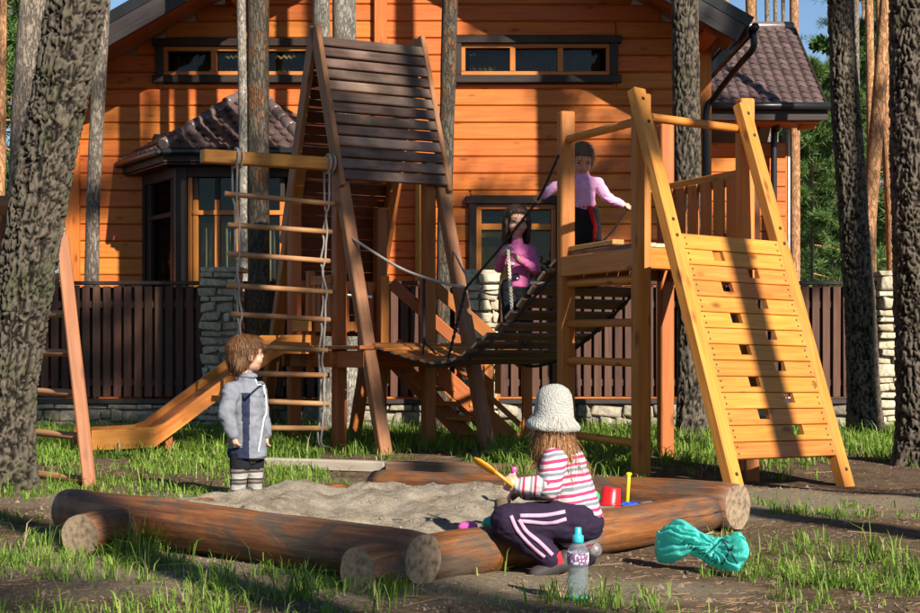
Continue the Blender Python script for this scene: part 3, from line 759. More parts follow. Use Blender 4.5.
# platform
PZ = .80
PW0, PW1, PU1 = -.50, .40, .80
for (u, w, top) in ((0, .39, 2.25), (PU1, .39, 2.3), (0, -.47, 2.0), (PU1, -.47, 2.0)):
    board('post', A(u, w, -.08), A(u, w, top), .095, .095, m_rust, tower, up=U, bev=.008)
for w in (PW0 + .02, PW1 + .03): board('platform_beam', A(-.1, w, PZ - .09), A(PU1 + .1, w, PZ - .09), .13, .05, m_rust, tower, up=Vv)
for u in (-.03, PU1 + .03): board('platform_beam', A(u, PW0 - .06, PZ - .09), A(u, .93, PZ - .09), .13, .05, m_rust, tower, up=U)
k = 0; w = PW0
while w < .92:
    board('deck_plank', A(-.1, w, PZ), A(PU1 + .1, w, PZ), .088, .03, m_rust, tower, bev=.004); w += .094
# small picket panel on the left gable
for z in (1.335, .965): board('panel_rail', A(-.05, -.02, z), A(-.05, .36, z), .075, .03, m_rust, tower, up=U)
for i in range(4): board('picket', A(-.045, .03 + i * .095, .93), A(-.045, .03 + i * .095, 1.37), .062, .022, m_rust, tower, up=U)
board('panel_post', A(-.04, -.06, .6), A(-.04, -.06, 1.42), .06, .06, m_rust, tower, up=U)
# back railing between rear posts
for z in (1.32, .98): board('back_rail', A(0, -.47, z), A(PU1, -.47, z), .08, .035, m_rust, tower, up=Vv)
for i in range(6): board('picket', A(.12 + i * .115, -.45, .93), A(.12 + i * .115, -.45, 1.36), .06, .022, m_rust, tower, up=Vv)
rod('grab_bar', A(.0, .36, 1.22), A(.3, .36, 1.20), .014, m_steel, tower)
# beam that carries the rope ladder
bm0 = legpt(0, .335); bmz = 2.235
bR = V((bm0.x, bm0.y, bmz)) - Vv * .0 + U * .06 ; bL = bR - U * 1.20
beam = board('beam', bL, bR, .10, .10, m_gold, tower, up=(0, 0, 1), bev=.008, ends=m_gold_end)

# ================================================================ ROPE LADDER
rop = thing('rope_ladder', 'rope ladder with round wooden rungs hanging from the yellow beam', 'rope ladder', A(-.65, .4, 0))
zr = [1.945, 1.72, 1.495, 1.265, 1.03, .80, .595, .38, .18]
lr = lambda f, z: bR - U * (1.135 - .06 * 0 - f * .86 - 0) 
ends_ = []
for i, z in enumerate(zr):
    j = i / 8
    f0 = .16 + .05 * j + random.uniform(-.01, .01); f1 = .90 - .035 * j + random.uniform(-.01, .01)
    a = bR - U * (1.20 * (1 - f0)); b = bR - U * (1.20 * (1 - f1))
    a.z = z + random.uniform(-.008, .012) + .012; b.z = z + random.uniform(-.012, .008) - .02
    a += Vv * random.uniform(-.02, .02); b += Vv * random.uniform(-.02, .02)
    rod('rung', a, b, .021, m_rung, rop, n=12); ends_.append((a, b))
for side in (0, 1):
    for q in (-.016, .016):
        f = .09 if side == 0 else .93
        top = bR - U * (1.20 * (1 - (.22 if side == 0 else .86))); top.z = bmz + .055
        pts = [top + Vv * q * 3]
        for (a, b) in ends_:
            p = a.lerp(b, f); pts.append(p + Vv * q * 1.2 + U * q * .6)
            nxt = p + V((random.uniform(-.012, .012), random.uniform(-.012, .012), -.09)) + Vv * q * .5
            pts.append(nxt)
        pts[-1].z = .05; pts.append(pts[-1] + V((.05 + q, .02, -.035)))
        tube('rope', curve(pts, 90), .0085, m_rope, rop, n=6)
    top = bR - U * (1.20 * (1 - (.22 if side == 0 else .86)))
    loop = [top + V((0, 0, bmz - top.z)) + (Vv * math.cos(a_) + V((0, 0, 1)) * math.sin(a_)) * .075 + U * .006 * a_ for a_ in [k_ * math.pi / 8 for k_ in range(-4, 20)]]
    tube('knot', loop, .010, m_rope, rop, n=6)

# ================================================================ SLIDE
sl_ = thing('slide', 'yellow wooden slide running down to the left from the A-frame tower', 'slide', A(-1.0, -.2, 0))
sw = .21
def slz(s): return .80 if s < .38 else (.80 - .66 * (s - .38) / .97 if s < 1.35 else .14 - .02 * (s - 1.35))
def SP(s, w, dz=0): return A(-s, -.2 + w, slz(s) + dz)
board('bed', SP(.02, 0, -.02), SP(.38, 0, -.02), sw * 2, .025, m_rust, sl_)
board('bed', SP(.38, 0, -.02), SP(1.35, 0, -.02), sw * 2, .025, m_rust, sl_)
board('bed', SP(1.35, 0, -.025), SP(1.88, 0, -.02), sw * 2, .025, m_rust, sl_)
for sd in (1, -1):
    prof = []
    st = [(-.02, .09, -.05), (.32, .09, -.05), (.41, .055, -.07), (.86, .05, -.07), (1.31, .045, -.075), (1.39, .045, -.10), (1.88, .04, -.10)]
    parts = [(0, 2, 'side_board'), (2, 3, 'side_board'), (3, 5, 'side_board'), (5, 6, 'side_board')]
    for (i0, i1, nm) in parts:
        pts = st[i0:i1 + 1]; vs = []
        for th in (0, .036):
            for (s, u_, d_) in pts: vs.append(SP(s, sd * (sw + th), u_ + .01))
            for (s, u_, d_) in reversed(pts): vs.append(SP(s, sd * (sw + th), d_))
        n = len(pts) * 2; o0 = vs[0].copy()
        fs = [tuple(range(n)), tuple(range(2 * n - 1, n - 1, -1))] + [(k, k + n, (k + 1) % n + n, (k + 1) % n) for k in range(n)]
        bm = bmesh.new(); bv = [bm.verts.new(v - o0) for v in vs]; [bm.faces.new([bv[i] for i in f]) for f in fs]; bmesh.ops.recalc_face_normals(bm, faces=bm.faces)
        me = bpy.data.meshes.new('sb'); bm.to_mesh(me); bm.free()
        # local x along slide so that the grain follows the board
        rot = frame(SP(pts[0][0], 0), SP(pts[-1][0], 0), (0, 0, 1)); rot.translation = o0
        me.transform(rot.to_3x3().inverted().to_4x4()); obj(nm, me, m_gold, sl_, rot)
for sd in (1, -1):
    board('foot', SP(1.3, sd * .15, -.35) * 1 if False else A(-1.25, -.2 + sd * .15, -.05), A(-1.25, -.2 + sd * .15, .12), .06, .06, m_rust, sl_, up=U)
board('head_board', A(-.02, -.46, .98), A(-.10, .06, .98), .10, .03, m_gold, sl_, up=U)

# ================================================================ STAIRS
stx = thing('wooden_stairs', 'orange open wooden staircase with handrails below the tower platform', 'stairs', W(470, 446, 13.1))
n0, n1, f0_, f1_ = V((-.30, 13.0, .72)), V((.50, 13.0, -.02)), V((-.56, 13.38, .72)), V((.13, 13.38, -.02))
for a, b in ((n0, n1), (f0_, f1_)):
    board('stringer', a + V((-.05, 0, .04)), b, .15, .045, m_rust, stx, up=(0, -1, 0), bev=.006)
    board('stringer', a + V((-.05, 0, .04)) + V((.09, 0, .10)), b + V((.09, 0, .10)), .045, .05, m_rust, stx, up=(0, -1, 0), bev=.006)
for i in range(6):
    t = (i + .35) / 6; a = n0.lerp(n1, t) + V((0, .02, .03)); b = f0_.lerp(f1_, t) + V((0, 0, .03))
    board('tread', a, b, .17, .035, m_gold, stx)
for (nx_, ny_, hx, hz, ztop, px0, py0) in ((W(527, 0, 13.0).x, 13.0, 0, 0, .68, 430, 283), (W(489, 0, 13.38).x, 13.38, 0, 0, .66, 391, 283)):
    board('newel_post', (nx_, ny_, -.08), (nx_, ny_, ztop), .085, .085, m_rust, stx, up=(0, -1, 0), bev=.008)
    a = W(px0, py0, ny_); board('handrail', a, V((nx_, ny_, ztop - .04)), .10, .04, m_rust, stx, up=(0, -1, 0), bev=.006)
    board('top_post', V((a.x - .05, ny_, .5)), V((a.x - .05, ny_, a.z + .06)), .07, .07, m_rust, stx, up=(0, -1, 0), bev=.006)
    for t in (.35, .7):
        p = a.lerp(V((nx_, ny_, ztop - .04)), t); board('baluster', p - V((0, -.02, .42)), p + V((0, .02, 0)), .05, .03, m_rust, stx, up=(0, -1, 0))

# ================================================================ CLIMBING TOWER (right)
PB, PA_, PE = V((1.12, 9.9, 0)), V((.721, 10.89, 0)), V((1.886, 10.59, 0)); PC = PA_ + PE - PB
tw = thing('climbing_tower', 'golden pine climbing tower with deck, rung ladder and slanted climbing wall', 'play tower', (PB + PC) / 2)
tops = {'A': 2.40, 'B': 2.36, 'C': 2.41, 'E': 2.44}
ab = (PA_ - PB).normalized(); be = (PE - PB).normalized()
for k, p in (('A', PA_), ('B', PB), ('C', PC), ('E', PE)):
    board('post', p + V((0, 0, -.1)), p + V((0, 0, tops[k])), .10, .10, m_gold if k != 'C' else m_rust, tw, up=V((.25, -1, 0)), bev=.009, ends=m_gold_end)
DZ = 1.43
nAB = V((-ab.y, ab.x, 0)); nAB = nAB if nAB.x < 0 else -nAB
nBE = V((be.y, -be.x, 0))
for (a, b, n, z0) in ((PA_, PB, nAB, 0), (PB, PE, nBE, .001), (PE, PC, -nAB, 0), (PC, PA_, -nBE, .001)):
    board('deck_beam', a + n * .03 + V((0, 0, DZ - .085 + z0)), b + n * .03 + V((0, 0, DZ - .085 + z0)), .135, .045, m_gold if n is nAB or n is nBE else m_rust, tw, up=n, bev=.006)
nb = 9
for i in range(nb):
    t = (i + .5) / nb; a = PA_.lerp(PC, t) - ab * -.02; b = PB.lerp(PE, t)
    d = (b - a).normalized()
    board('deck_plank', a - d * .06 + V((0, 0, DZ + .002)), b + d * .03 + V((0, 0, DZ + .002)), .098, .03, m_bridge, tw, bev=.004, ends=m_bridge_end)
# light plank lying along the deck's bridge side
board('threshold', PA_ + V((.05, -.02, DZ + .035)) , PA_.lerp(PB, .62) + V((.06, .1, DZ + .05)), .09, .035, m_gold_end, tw)
# rungs
for z in (1.22, .95, .70, .20): rod('rung', PA_ + V((0, 0, z + .01)), PB + V((0, 0, z)), .026, m_gold, tw, n=12)
rod('top_bar', PA_ + V((0, 0, 2.21)), PB + V((0, 0, 2.2)), .028, m_gold, tw, n=12)
rod('top_bar', PB + V((.05, 0, 2.215)) - ab * .02, PE + V((.02, 0, 2.235)), .028, m_gold, tw, n=12)
m_rail = wood('orange_railing_pine', (.32, .095, .014), (.48, .165, .030), rough=.5, knots=.7, vary=.2)
# picket railing on the far right side
for z, w in ((1.93, .10), (1.53, .075)): board('rail', PC + V((0, 0, z)), PE + V((0, 0, z)), w, .035, m_rust if z < 1.6 else m_gold, tw, up=-nAB)
for i in range(6):
    p = PC.lerp(PE, .1 + i * .16) + nAB * .03; board('picket', p + V((0, 0, 1.47)), p + V((0, 0, 1.93)), .128, .022, m_rail, tw, up=-nAB)
for i in range(5):
    p = PA_.lerp(PC, .1 + i * .2)
# climbing wall
ra0, ra1 = W(636, 90, 9.84), W(737, 490, 9.08); ra1.z = -.06
rb0, rb1 = W(741, 105, 10.52), V((W(847, 487, 9.84).x, 9.84, -.09))
rbn = (ra1 - ra0).cross(rb0 - ra0).normalized(); rbn = rbn if rbn.y < 0 else -rbn
cw = obj('climbing_wall', boxmesh((ra1 - ra0).length, .10, .075, .008, True), [m_gold, m_gold_end], tw, frame(ra0, ra1, rbn))
board('side_rail', rb0, rb1, .10, .075, m_gold, cw, up=rbn, bev=.008, ends=m_gold_end)
def RW(t, s, off=0): return ra0.lerp(ra1, t).lerp(rb0.lerp(rb1, t), s) + rbn * off
nbd = 14; t0, t1 = .372, .915
def notched(Lx, w, th, nx0, nx1, nd):
    hx, hw = Lx / 2, w / 2
    pts = [(-hx, -hw), (hx, -hw), (hx, hw)]
    if nx0 is not None: pts += [(nx1, hw), (nx1, hw - nd), (nx0, hw - nd), (nx0, hw)]
    pts += [(-hx, hw)]
    bm = bmesh.new(); a = [bm.verts.new((x, y, th / 2)) for x, y in pts]; b = [bm.verts.new((x, y, -th / 2)) for x, y in pts]; n = len(pts)
    bm.faces.new(a); bm.faces.new(b[::-1])
    for k in range(n): bm.faces.new((a[k], b[k], b[(k + 1) % n], a[(k + 1) % n]))
    bmesh.ops.recalc_face_normals(bm, faces=bm.faces)
    es = [e for e in bm.edges if len(e.link_faces) == 2 and (len(e.link_faces[0].verts) > 4 or len(e.link_faces[1].verts) > 4 or nx0 is None)]
    bmesh.ops.bevel(bm, geom=es, offset=.004, segments=1, affect='EDGES')
    me = bpy.data.meshes.new('nb'); bm.to_mesh(me); bm.free(); return me
for i in range(nbd):
    ta, tb = t0 + (t1 - t0) * i / nbd, t0 + (t1 - t0) * (i + 1) / nbd; tm = (ta + tb) / 2
    p, q = RW(tm, .04, .012), RW(tm, .96, .012); Lx = (q - p).length; wd = (RW(tb, .5) - RW(ta, .5)).length
    fr_ = frame(p, q, rbn)
    if 1 <= i <= 12:
        c = (.33 + .004 * i if i % 2 else .64 + .003 * i) - .5
        me = notched(Lx, wd - .004, .032, c * Lx - .052, c * Lx + .052, .062)
    else: me = notched(Lx, wd - .004, .032, None, None, 0)
    # local y must point up the wall
    if fr_.to_3x3().col[1].z < 0: me.transform(M.Diagonal((1, -1, 1, 1))); me.flip_normals()
    obj('wall_board', me, m_gold, cw, fr_)
scm = lathe_mesh([(.0065, 0), (.0065, .003), (.004, .005)], 8, 'z'); scm.materials.append(m_black)
zq = rbn.to_track_quat('Z', 'Y').to_matrix().to_4x4()
for i in range(nbd):
    for tt in (.3, .7):
        for ss in (.075, .925):
            tm = t0 + (t1 - t0) * (i + tt) / nbd; o = bpy.data.objects.new('screw', scm); C.objects.link(o); place(o, T(RW(tm, ss, .027)) @ zq, cw)
for tm in (.03, .09, .34, .38, .95):
    for ss, ps in ((0, ra0.lerp(ra1, tm)), (1, rb0.lerp(rb1, tm))):
        o = bpy.data.objects.new('bolt', scm); C.objects.link(o); place(o, T(ps + rbn * .037) @ zq @ M.Scale(1.8, 4), cw)
board('rear_brace', W(752, 476, 10.0) + V((0, 0, -.05)), V((W(752, 0, 10.0).x, 10.25, 1.3)), .085, .085, m_rust, tw, up=(0, -1, 0))

# ================================================================ SWINGING BRIDGE
br = thing('swinging_bridge', 'sagging dark plank bridge slung between the two towers', 'bridge', (.3, 11.6, .4))
tz = [(0, .83), (.2, .735), (.38, .68), (.5, .725), (.667, .905), (.78, 1.07), (1, 1.42)]
lt = [V((-.665, 12.17, 0)), V((.70, 10.93, 0))]; rt = [A(.88, .85, 0), PC + V((-.02, -.05, 0))]
def zc(t):
    for (a, za_), (b, zb_) in zip(tz, tz[1:]):
        if t <= b + 1e-9:
            return za_ + (zb_ - za_) * (t - a) / (b - a)
    return tz[-1][1]
def zcs(t): return sum(zc(min(1, max(0, t + d))) for d in (-.03, -.015, 0, .015, .03)) / 5
def BP(t, s): p = lt[0].lerp(lt[1], t).lerp(rt[0].lerp(rt[1], t), s); p.z = zcs(t); return p
npl = 18
for i in range(npl):
    t = (i + .5) / npl; j = random.uniform(-.008, .008)
    a, b = BP(t, -.0), BP(t, 1.0); fwd = (BP(min(1, t + .03), .5) - BP(max(0, t - .03), .5)).normalized()
    nrm = fwd.cross(b - a); nrm = nrm if nrm.z > 0 else -nrm
    wdt = (BP((i + 1) / npl, .5) - BP(i / npl, .5)).length
    board('bridge_plank', a - (b - a).normalized() * (.035 + j), b + (b - a).normalized() * .03, wdt * .66, .026, m_rust if t < .36 else m_bridge, br, up=nrm, bev=.004, ends=m_bridge_end)
for s in (.03, .97):
    tube('carrier_rope', [BP(k / 40, s) - V((0, 0, .03)) for k in range(41)], .012, m_ropedark, br, n=6)
# hand ropes
hand_l = W(540, 196, 11.15)
sagp = W(466, 288, 11.75)
tube('hand_rope', curve([legpt(0, .50) + V((0, -.03, 0)), W(400, 268, 12.1), W(440, 282, 11.9), sagp], 24), .011, m_rope, br)
tube('hand_rope', curve([sagp, W(500, 248, 11.5), W(524, 218, 11.3), hand_l, W(553, 168, 11.02), PA_ + V((-.05, -.02, 2.1))], 30), .010, m_ropedark, br)
tube('hand_rope', curve([legpt(LR_, .52) + V((0, -.03, 0)), W(470, 280, 12.4), W(497, 295, 12.3), W(560, 275, 11.9), W(608, 236, 11.6), W(629, 208, 11.35), PC + V((0, -.03, 2.0))], 40), .008, m_rope, br)
def twisted(name, p, q, r=.010, turns=9, mat=m_rope):
    d = (q - p); n = 70; a = V((1, 0, 0)); b = V((0, 1, 0))
    for ph in (0, math.pi):
        tube(name, [p + d * (k / n) + (a * math.cos(k / n * turns * 6.28 + ph) + b * math.sin(k / n * turns * 6.28 + ph)) * r * .8 for k in range(n + 1)], r * .75, mat, br, n=5)
twisted('hanger_rope', sagp, BP(.42, 0) + V((0, 0, -.0)), .009, 6, m_ropedark)
m_rope_w = plain('white_rope', (.75, .66, .5), .9, .25, 120)
twisted('hanger_rope', W(508, 250, 11.33), BP(.755, 0) + V((0, 0, .02)), .009, 9, m_rope_w)
ch0 = W(424, 279, 12.0); ch1 = W(424, 342, 12.0)
twisted('hanger_rope', ch0, ch1, .009, 12, m_ropedark)
for dx in (-.05, .05): tube('hanger_split', [ch1, BP(.22, .12 if dx < 0 else .26) + V((0, 0, .02))], .008, m_ropedark, br)

# ================================================================ LADDER-SIDED SWING FRAME (left)
sf = thing('swing_frame', 'reddish ladder-shaped swing leg with rungs behind the big left pine', 'swing frame', G(45, 482))
Yl = GY(484)
foot = G(91, 487); foot.z = -.06; foot2 = G(-38, 470); foot2.z = -.06; apex = W(60, 225, Yl + .15); ap2 = W(38, 218, Yl + .55)
m_rust2 = wood('reddish_swing_wood', (.20, .062, .026), (.32, .115, .055), rough=.55, knots=.5)
board('leg', foot, W(62, 236, Yl + .1), .075, .09, m_rust2, sf, up=V((.2, -1, 0)), bev=.008)
board('leg', foot2, ap2, .075, .09, m_leg, sf, up=V((.2, -1, 0)), bev=.008)
for y in (275.5, 312, 350, 389, 430, 471):
    t = (y - 236) / (487 - 236); a = W(62, 236, Yl + .1).lerp(foot, t); b = ap2.lerp(foot2, t); b.z = a.z
    rod('rung', a + (a - b).normalized() * .03, b, .022, m_rung, sf, n=12)
tb0 = W(52, 206, Yl + .35); 
rod('top_beam', tb0 + V((.06, 0, 0)), tb0 + V((-3.2, -.3, 0)), .06, m_leg, sf)
for dy in (-.7, .7): board('leg', tb0 + V((-3.0, -.28, 0)), V((tb0.x - 3.05, tb0.y - .28 + dy, -.06)), .09, .09, m_leg, sf, up=(1, 0, 0))

# ground timber: sunlight and shade put into the pale and the dark piece
o = board('ground_timber', G(258, 466) + V((0, 0, .02)), G(387, 470) + V((0, 0, .02)), .10, .075, m_ground_beam, None, bev=.01); tag(o, 'squared timber, painted pale for sunlight, lying on the ground in front of the A-frame tower', 'timber', 'timbers lying in front of the tower')
o = board('ground_timber', G(388, 471) + V((0, 0, .02)), G(566, 476) + V((0, 0, .02)), .12, .09, m_bridge, None, bev=.01); tag(o, 'squared timber, painted dark for shade, on the ground between sandbox and stairs', 'timber', 'timbers lying in front of the tower')
# ================================================================ TREES
b_dark = bark('old_pine_bark', (.005, .0035, .0025), (.045, .036, .026), (.135, .108, .078), moss=(.062, .062, .03), attr=True)
b_dark2 = bark('dark_brown_bark', (.005, .0035, .0025), (.055, .042, .031), (.165, .13, .095), moss=(.08, .068, .04), attr=True)
b_grey = bark('grey_brown_bark', (.06, .044, .033), (.15, .115, .09), (.30, .245, .19), attr=False, sx=30, sz=8)
b_pale = bark('pale_bark', (.17, .14, .11), (.24, .205, .16), (.46, .41, .33), attr=False, sx=40, sz=12)  # paler bark colour for the slim trunks around the tower
b_mossy = bark('mossy_dark_bark', (.025, .02, .014), (.06, .048, .036), (.13, .105, .075), moss=(.19, .075, .022), attr=False, sx=28, sz=7)
b_orange = bark('orange_pine_bark', (.20, .09, .042), (.33, .15, .065), (.55, .30, .15), attr=False, sx=22, sz=7)

def leafmat(name, a, b_, c):
    m, nt, b = newmat(name); L = nt.links
    at = N(nt, 'ShaderNodeAttribute', attribute_name='tone')
    r = ramp(nt, at.outputs['Fac'], [(0, a), (.5, b_), (.93, c), (1, (.42, .36, .17) if name == 'grass_blades' else c)]); L.new(r.outputs[0], b.inputs['Base Color'])
    b.inputs['Roughness'].default_value = .55; b.inputs['Specular IOR Level'].default_value = .25
    out = nt.nodes['Material Output']; tl = N(nt, 'ShaderNodeBsdfTranslucent'); mx = N(nt, 'ShaderNodeMixShader', i_0=.35)
    L.new(r.outputs[0], tl.inputs[0]); L.new(b.outputs[0], mx.inputs[1]); L.new(tl.outputs[0], mx.inputs[2]); L.new(mx.outputs[0], out.inputs[0])
    return m
m_needle = leafmat('pine_needles', (.045, .085, .022), (.11, .19, .045), (.19, .28, .08))
m_leaf = leafmat('bright_young_leaves', (.035, .075, .015), (.075, .15, .03), (.13, .22, .05))
m_grass = leafmat('grass_blades', (.075, .14, .016), (.18, .30, .035), (.34, .43, .08))

def tri_cloud(P, D, L, Wd, tone):
    """needles / leaves: one thin quad-ish diamond (2 tris) at each P along D"""
    n = len(P); R = rng.normal(size=(n, 3)); S_ = np.cross(D, R); S_ /= np.linalg.norm(S_, axis=1)[:, None] + 1e-9
    v = np.empty((n, 4, 3)); v[:, 0] = P; v[:, 1] = P + D * (L * .5)[:, None] + S_ * (Wd * .5)[:, None]; v[:, 2] = P + D * L[:, None]; v[:, 3] = P + D * (L * .5)[:, None] - S_ * (Wd * .5)[:, None]
    me = bpy.data.meshes.new('cloud'); me.vertices.add(n * 4); me.vertices.foreach_set('co', v.reshape(-1))
    me.loops.add(n * 4); me.loops.foreach_set('vertex_index', np.arange(n * 4)); me.polygons.add(n)
    me.polygons.foreach_set('loop_start', np.arange(0, n * 4, 4)); me.polygons.foreach_set('loop_total', np.full(n, 4)); me.update()
    a = me.attributes.new('tone', 'FLOAT', 'POINT'); a.data.foreach_set('value', np.repeat(tone, 4)); return me
def crown_data(r, z0, z1, nbr, tufts, needles, nl, nw, seed, droop=.0, conical=False, upb=.4):
    rs = np.random.default_rng(seed); P, D, tone = [], [], []; limbs = []
    for i in range(nbr):
        t = rs.random() ** .8; z = z0 + (z1 - z0) * t; a = rs.random() * 6.283
        R = r * ((1 - t) * .95 + .12 if conical else math.sin(math.pi * min(1, .18 + .8 * t)) * .9 + .1) * rs.uniform(.55, 1.1)
        dirv = np.array([math.cos(a), math.sin(a), rs.uniform(-.1, .4) - droop]); s0 = np.array([0, 0, z])
        tip = s0 + dirv * R; limbs.append((V(s0), V(tip), R))
        for k in range(tufts):
            u = rs.uniform(.3, 1.05); c = s0 + dirv * R * u + rs.normal(size=3) * R * .11 * np.array([1, 1, .6]); b = rs.random()
            d = rs.normal(size=(needles, 3)) + dirv * .5 + np.array([0, 0, upb]); d /= np.linalg.norm(d, axis=1)[:, None]
            P.append(np.repeat(c[None], needles, 0)); D.append(d); tone.append(np.clip(b + rs.normal(size=needles) * .15, 0, 1))
    P = np.concatenate(P); D = np.concatenate(D); tone = np.concatenate(tone); n = len(P)
    return tri_cloud(P, D, rs.uniform(.6, 1.2, n) * nl, np.full(n, nw), tone), limbs
def limb_mesh(limbs, n=5):
    vs, fs = [], []
    for (a, b, R) in limbs:
        d = (b - a).normalized(); s = d.cross(V((0, 0, 1))).normalized(); q = d.cross(s); o0 = len(vs)
        for p, rad in ((a, .022 * max(.5, R)), (a.lerp(b, .5) + V((0, 0, -.03 * R)), .014 * max(.5, R)), (b, .004)):
            for k in range(n): t = 6.283 * k / n; vs.append(p + (s * math.cos(t) + q * math.sin(t)) * rad)
        for i in range(2):
            for k in range(n): x, y = o0 + i * n + k, o0 + i * n + (k + 1) % n; fs.append((x, y, y + n, x + n))
    return mesh(vs, fs, True)
def crown_set(*a, mat=m_needle, **k):
    me, lb = crown_data(*a, **k); me.materials.append(mat); lm = limb_mesh(lb); lm.materials.append(b_orange); return me, lm
crowns_high = [crown_set(2.3, -3.2, 2.2, 34, 26, 20, .30, .022, s) for s in (1, 2, 3)]
crowns_thin = [crown_set(1.9, -3.0, 2.0, 16, 11, 16, .30, .022, s) for s in (11, 12)]
crowns_low = [crown_set(1.7, -4.5, 2.2, 60, 26, 14, .26, .022, s, conical=True, droop=.15) for s in (4, 5)]
crown_leafy = crown_set(1.8, -2.6, 1.8, 42, 34, 12, .16, .075, 9, upb=0, mat=m_leaf)

def trunk_mesh(path, radii, ztop, nseg, dz, disp, seed, flare=1.35):
    """path: list of world points from base up; dense rings below ztop, coarse above"""
    path = [V(p) for p in path]; zs = [p.z for p in path]
    def at(z):
        for i in range(len(path) - 1):
            if z <= zs[i + 1] or i == len(path) - 2:
                t = (z - zs[i]) / (zs[i + 1] - zs[i]); return path[i].lerp(path[i + 1], t), radii[i] + (radii[i + 1] - radii[i]) * t
    zz = []; z = zs[0]
    while z < zs[-1]:
        zz.append(z); z += dz if z < ztop else .6
    zz.append(zs[-1]); vs, fs, ck = [], [], []
    base = path[0].copy(); base.z = 0
    for z in zz:
        c, r = at(z); fl = 1 + (flare - 1) * math.exp(-max(0, z) / .22)
        for k in range(nseg):
            a = 6.28318 * k / nseg; ca, sa = math.cos(a), math.sin(a)
            rr = r * (1 + (fl - 1) * (1 + .45 * math.sin(a * 3 + seed))); c1 = 1.0
            if disp > 0 and z < ztop + .3:
                wv = noise.noise(V((ca * 1.5 + seed, sa * 1.5, z * 2.2))) * .5
                tv = noise.turbulence_vector(V((ca * r * 12 + seed * 3, sa * r * 12, z * 7)), 3, False) * .5
                q1 = V((ca * r * 27 + seed * 3 + tv.x, sa * r * 27 + tv.y, z * 6.2 + tv.z + wv))
                n1 = noise.noise(q1) + .45 * noise.noise(q1 * 2.1); q2 = V((ca * r * 15 + tv.y + seed, sa * r * 15 + tv.x, z * 20 + tv.z * 1.5))
                n2 = noise.noise(q2) + .4 * noise.noise(q2 * 2.2)
                f1 = min(1, max(0, (abs(n1) - .02) / .19)); f2 = min(1, max(0, (abs(n2) - .015) / .14))
                c1 = min(f1, .12 + .88 * f2); c1 = c1 * c1 * (3 - 2 * c1)
                flake = round(noise.noise(q1 * 1.7 + V((9, 4, 2))) * 3 + n2) / 3
                fine = noise.noise(V((ca * r * 70, sa * r * 70, z * 45)))
                rr += disp * 1.15 * (c1 - 1) + disp * .25 * fine + disp * .35 * flake + disp * .6 * noise.noise(V((ca * 3 + seed, sa * 3, z * 1.5)))
            elif disp == 0: rr *= 1 + .05 * noise.noise(V((ca * 2 + seed, sa * 2, z * 3)))
            vs.append((c.x - base.x + rr * ca, c.y - base.y + rr * sa, c.z)); ck.append(c1)
    n = nseg
    for i in range(len(zz) - 1):
        for k in range(n): a, b = i * n + k, i * n + (k + 1) % n; fs.append((a, b, b + n, a + n))
    fs.append(tuple(range((len(zz) - 1) * n, len(zz) * n)))
    me = mesh(vs, fs, True); at_ = me.attributes.new('crack', 'FLOAT', 'POINT'); at_.data.foreach_set('value', ck)
    return me, base
def tree(name, label, Y, pix, mat, height=14, disp=0, nseg=14, dz=.12, crown=None, group=None, scale=1.0, flare=1.3, seed=None, cat='tree'):
    """pix: [(px centre, py, px width)...] top of frame first to base last"""
    seed = seed if seed is not None else random.random() * 60
    pts, rad = [], []
    for (x, y, w) in reversed(pix):
        pts.append(W(x, y, Y)); rad.append(w / 2 * Y / FPX)
    pts[0].z = -.15
    d = (pts[-1] - pts[-2]); k = (height - pts[-1].z) / max(.2, d.z); d2 = V((d.x * .35, d.y, d.z))
    pts.append(pts[-1] + d2 * k); rad.append(rad[-1] * .45); zt = pts[-2].z
    me, base = trunk_mesh(pts, rad, zt + .1, nseg, dz, disp, seed, flare)
    t = thing(name, label, cat, base, group)
    obj('trunk', me, mat, t, T(base))
    cm, lm = crown if crown else random.choice(crowns_high)
    top = pts[-1]; mw = T((top.x, top.y, height - 1.6)) @ M.Rotation(random.random() * 6.28, 4, 'Z') @ M.Scale(scale, 4)
    o = obj('crown', cm, None, t, mw); o['kind'] = 'stuff'
    o = obj('limb', lm, None, t, mw); o['kind'] = 'stuff'
    return t

# in-frame trunks, near to far
tree('pine_tree', 'massive leaning pine trunk with deep cracked bark at the left edge', 8.9, [(77, 0, 60), (61, 90, 58), (43, 180, 56), (24, 290, 56), (8, 390, 56), (-3, 489, 60)], b_dark, 15, .021, 120, .010, seed=1.3)
tree('pine_tree', 'dark cracked pine trunk cut by the right edge of the photo', 10.8, [(912, 0, 46), (913, 150, 46), (918, 320, 46), (924, 466, 50)], b_dark2, 15, .02, 96, .013, seed=4.1)
tree('pine_tree', 'dark furrowed pine trunk right of the climbing wall in front of the fence', 14.3, [(840, 0, 25), (847, 130, 29), (860, 300, 31), (866, 437, 33)], b_dark2, 15, .018, 76, .016, seed=7.7)
tree('pine_tree', 'dark pine trunk behind the climbing tower crossing the roof corner', 14.0, [(685, 0, 27), (687, 170, 28), (691, 300, 27), (692, 440, 29)], b_dark2, 15, .012, 64, .02, seed=9.2)
tree('pine_tree', 'grey pine trunk just left of the massive leaning pine', 13.4, [(33, 0, 27), (25, 100, 25), (20, 210, 25), (14, 443, 27)], b_grey, 14, seed=2.1, nseg=20)
tree('pine_tree', 'slim grey trunk right of the massive pine, in front of the house', 16.5, [(103, 0, 15), (98, 100, 15), (93, 200, 14), (89, 430, 16)], b_grey, 14)
tree('pine_tree', 'very thin pale trunk beside the bay window behind the beam', 16.3, [(241, 0, 9), (243, 120, 9), (244, 250, 9), (245, 430, 10)], b_pale, 13)
tree('pine_tree', 'mossy dark trunk in front of the bay window behind the rope ladder', 15.2, [(258, 0, 22), (258, 150, 22), (259, 300, 22), (260, 432, 24)], b_mossy, 14, nseg=20)
